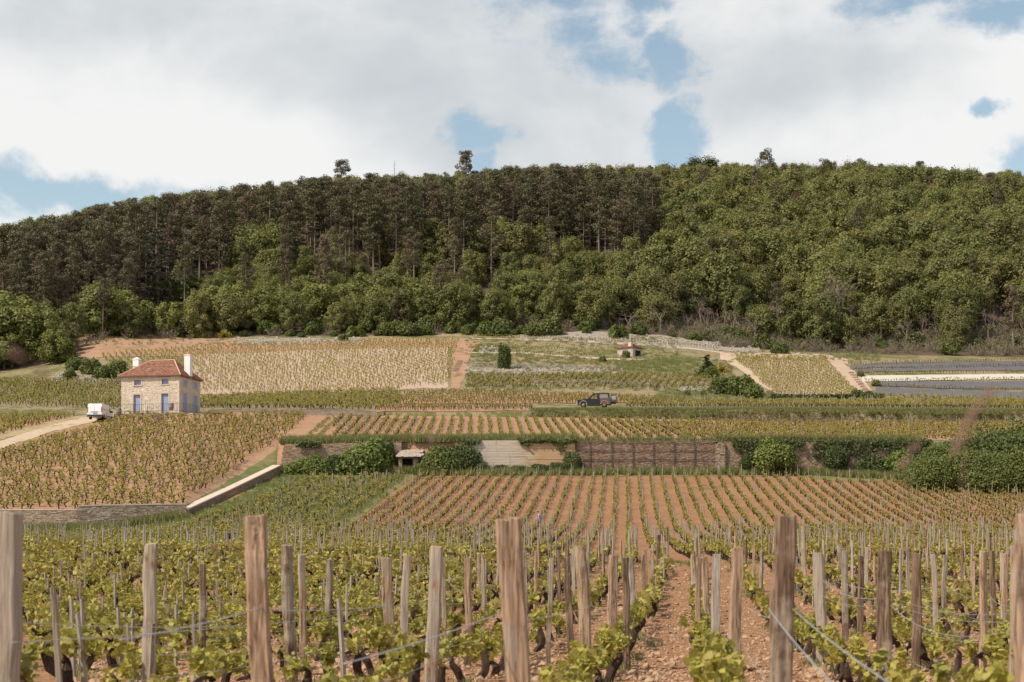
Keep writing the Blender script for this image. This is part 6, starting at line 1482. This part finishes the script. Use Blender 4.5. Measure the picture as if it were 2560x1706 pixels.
# ---------------------------------------------------------------- vineyard worker
def skin(name, verts, edges, radii, mat, parent, root=0, sub=2):
    me = bpy.data.meshes.new(name); me.from_pydata(verts, edges, []); me.materials.append(mat)
    o = link(name, me, parent); m = o.modifiers.new('skin', 'SKIN'); m.use_smooth_shade = True
    for i, r in enumerate(radii):
        sv = me.skin_vertices[0].data[i]; sv.radius = r if hasattr(r, '__len__') else (r, r); sv.use_root = i == root
    s = o.modifiers.new('sub', 'SUBSURF'); s.levels = sub; s.render_levels = sub
    return o
def person():
    Y = 126.; X = (1348 - UC) / F * Y
    t = thing('person', 'person in lavender blue shirt and brown trousers crouching over a vine row', 'person', (X, Y, hz(X, Y) + .02))
    # faces left (local -x); crouching with the left knee raised, head bowed, hands at the vine
    hip = (.06, 0, .46); J = {'pel': hip, 'wai': (.08, 0, .62), 'che': (.03, 0, .86), 'sho': (-.02, 0, .99), 'nec': (-.07, 0, 1.07), 'hea': (-.13, 0, 1.16), 'top': (-.16, 0, 1.27),
         'ls': (-.01, -.19, .97), 'le': (-.06, -.24, .70), 'lw': (-.30, -.17, .66), 'lh': (-.38, -.14, .65), 'rs': (-.01, .19, .97), 're': (-.10, .25, .72), 'rw': (-.33, .17, .70), 'rh': (-.41, .14, .69),
         'lp': (.05, -.10, .46), 'lk': (-.36, -.16, .52), 'la': (-.22, -.14, .10), 'lf': (-.40, -.16, .045), 'rp': (.05, .10, .46), 'rk': (-.30, .18, .30), 'ra': (.08, .15, .10), 'rf': (-.08, .16, .045)}
    names = list(J); V = [J[k] for k in names]; ix = {k: i for i, k in enumerate(names)}
    E = [(ix[a], ix[b]) for a, b in [('pel', 'wai'), ('wai', 'che'), ('che', 'sho'), ('sho', 'nec'), ('nec', 'hea'), ('hea', 'top'), ('sho', 'ls'), ('ls', 'le'), ('le', 'lw'), ('lw', 'lh'), ('sho', 'rs'), ('rs', 're'), ('re', 'rw'), ('rw', 'rh'), ('pel', 'lp'), ('lp', 'lk'), ('lk', 'la'), ('la', 'lf'), ('pel', 'rp'), ('rp', 'rk'), ('rk', 'ra'), ('ra', 'rf')]]
    rad = dict(pel=.12, wai=.115, che=.13, sho=.09, nec=.055, hea=.095, top=.07, ls=.06, le=.042, lw=.03, lh=.035, rs=.06, re=.042, rw=.03, rh=.035, lp=.09, lk=.06, la=.042, lf=.04, rp=.09, rk=.06, ra=.042, rf=.04)
    Rr = [rad[k] for k in names]
    for side, h in (('lh', J['lh']), ('rh', J['rh'])):          # fingers and thumb
        for j, (dy, l) in enumerate([(-.028, .065), (-.010, .078), (.010, .074), (.026, .058)]):
            a = len(V); V += [(h[0] - .03, h[1] + dy, h[2]), (h[0] - .03 - l * .55, h[1] + dy * 1.2, h[2] - .008), (h[0] - .03 - l, h[1] + dy * 1.1, h[2] - .035)]; E += [(ix[side], a), (a, a + 1), (a + 1, a + 2)]; Rr += [.010, .009, .008]
        a = len(V); sg = 1 if side == 'lh' else -1; V += [(h[0] + .01, h[1] + sg * .035, h[2] - .01), (h[0] - .03, h[1] + sg * .05, h[2] - .03)]; E += [(ix[side], a), (a, a + 1)]; Rr += [.011, .009]
    skin('body', V, E, Rr, SKIN, t)
    S = ['pel', 'wai', 'che', 'sho', 'ls', 'rs']; sv = [(.07, 0, .53), J['wai'], J['che'], J['sho'], J['ls'], J['rs'], tuple(np.array(J['ls']) * .45 + np.array(J['le']) * .55), tuple(np.array(J['rs']) * .45 + np.array(J['re']) * .55), (-.05, 0, 1.035)]
    skin('shirt', sv, [(0, 1), (1, 2), (2, 3), (3, 4), (3, 5), (4, 6), (5, 7), (3, 8)], [(.155, .14), (.145, .135), (.16, .15), .105, .078, .078, .064, .064, .065], SHIRT, t)
    P = [J['pel'], (.075, 0, .60), J['lp'], J['lk'], (-.235, -.142, .15), J['rp'], J['rk'], (.02, .155, .14)]
    skin('trousers', P, [(0, 1), (0, 2), (2, 3), (3, 4), (0, 5), (5, 6), (6, 7)], [.145, .13, .115, .085, .062, .115, .085, .062], TROUS, t)
    for s, f, a in ((-1, 'lf', 'la'), (1, 'rf', 'ra')):
        skin('shoe', [J[a], tuple(np.array(J[f]) + [0, 0, .005]), tuple(np.array(J[f]) + [-.07, 0, 0])], [(0, 1), (1, 2)], [.055, .052, .042], DARKW, t, 0, 1)
    skin('hair', [(-.10, 0, 1.14), (-.115, 0, 1.215), (-.15, 0, 1.275)], [(0, 1), (1, 2)], [.075, .108, .085], HAIR, t, 0, 2)
    for s in (-1, 1):
        k = MB(); k.lathe([(.004, 0), (.013, .004), (.013, .01), (.004, .014)], 8, 0, 'y', (-.225, s * .035, 1.175)); part('eye', k, DARKW, t)
        k = MB(); k.lathe([(.01, -.008), (.028, 0), (.01, .008)], 8, 0, 'y', (-.12, s * .098, 1.165)); part('ear', k, SKIN, t)
    k = MB(); k.add([(-.225, -.016, 1.15), (-.225, .016, 1.15), (-.222, 0, 1.19), (-.255, 0, 1.145)], [(0, 1, 3), (1, 2, 3), (2, 0, 3), (0, 2, 1)]); part('nose', k, SKIN, t)
    k = MB(); k.box((-.222, -.022, 1.112), (-.214, .022, 1.12)); part('mouth', k, REDL, t)
    sat = thing('satchel', 'grey green cloth bag hanging behind the crouching worker', 'bag', (X + .27, Y, hz(X, Y) + .02))
    k = MB(); k.box((-.10, -.13, .16), (.12, .13, .58), 0, .03); part('bag', k, flat('grey green cloth', (.24, .25, .18), .95), sat); k = MB(); k.tube([(-.05, .1, .55), (-.16, .05, .85), (-.2, -.02, .98)], .012, 4); part('strap', k, MATS['grey green cloth'], sat)
person()
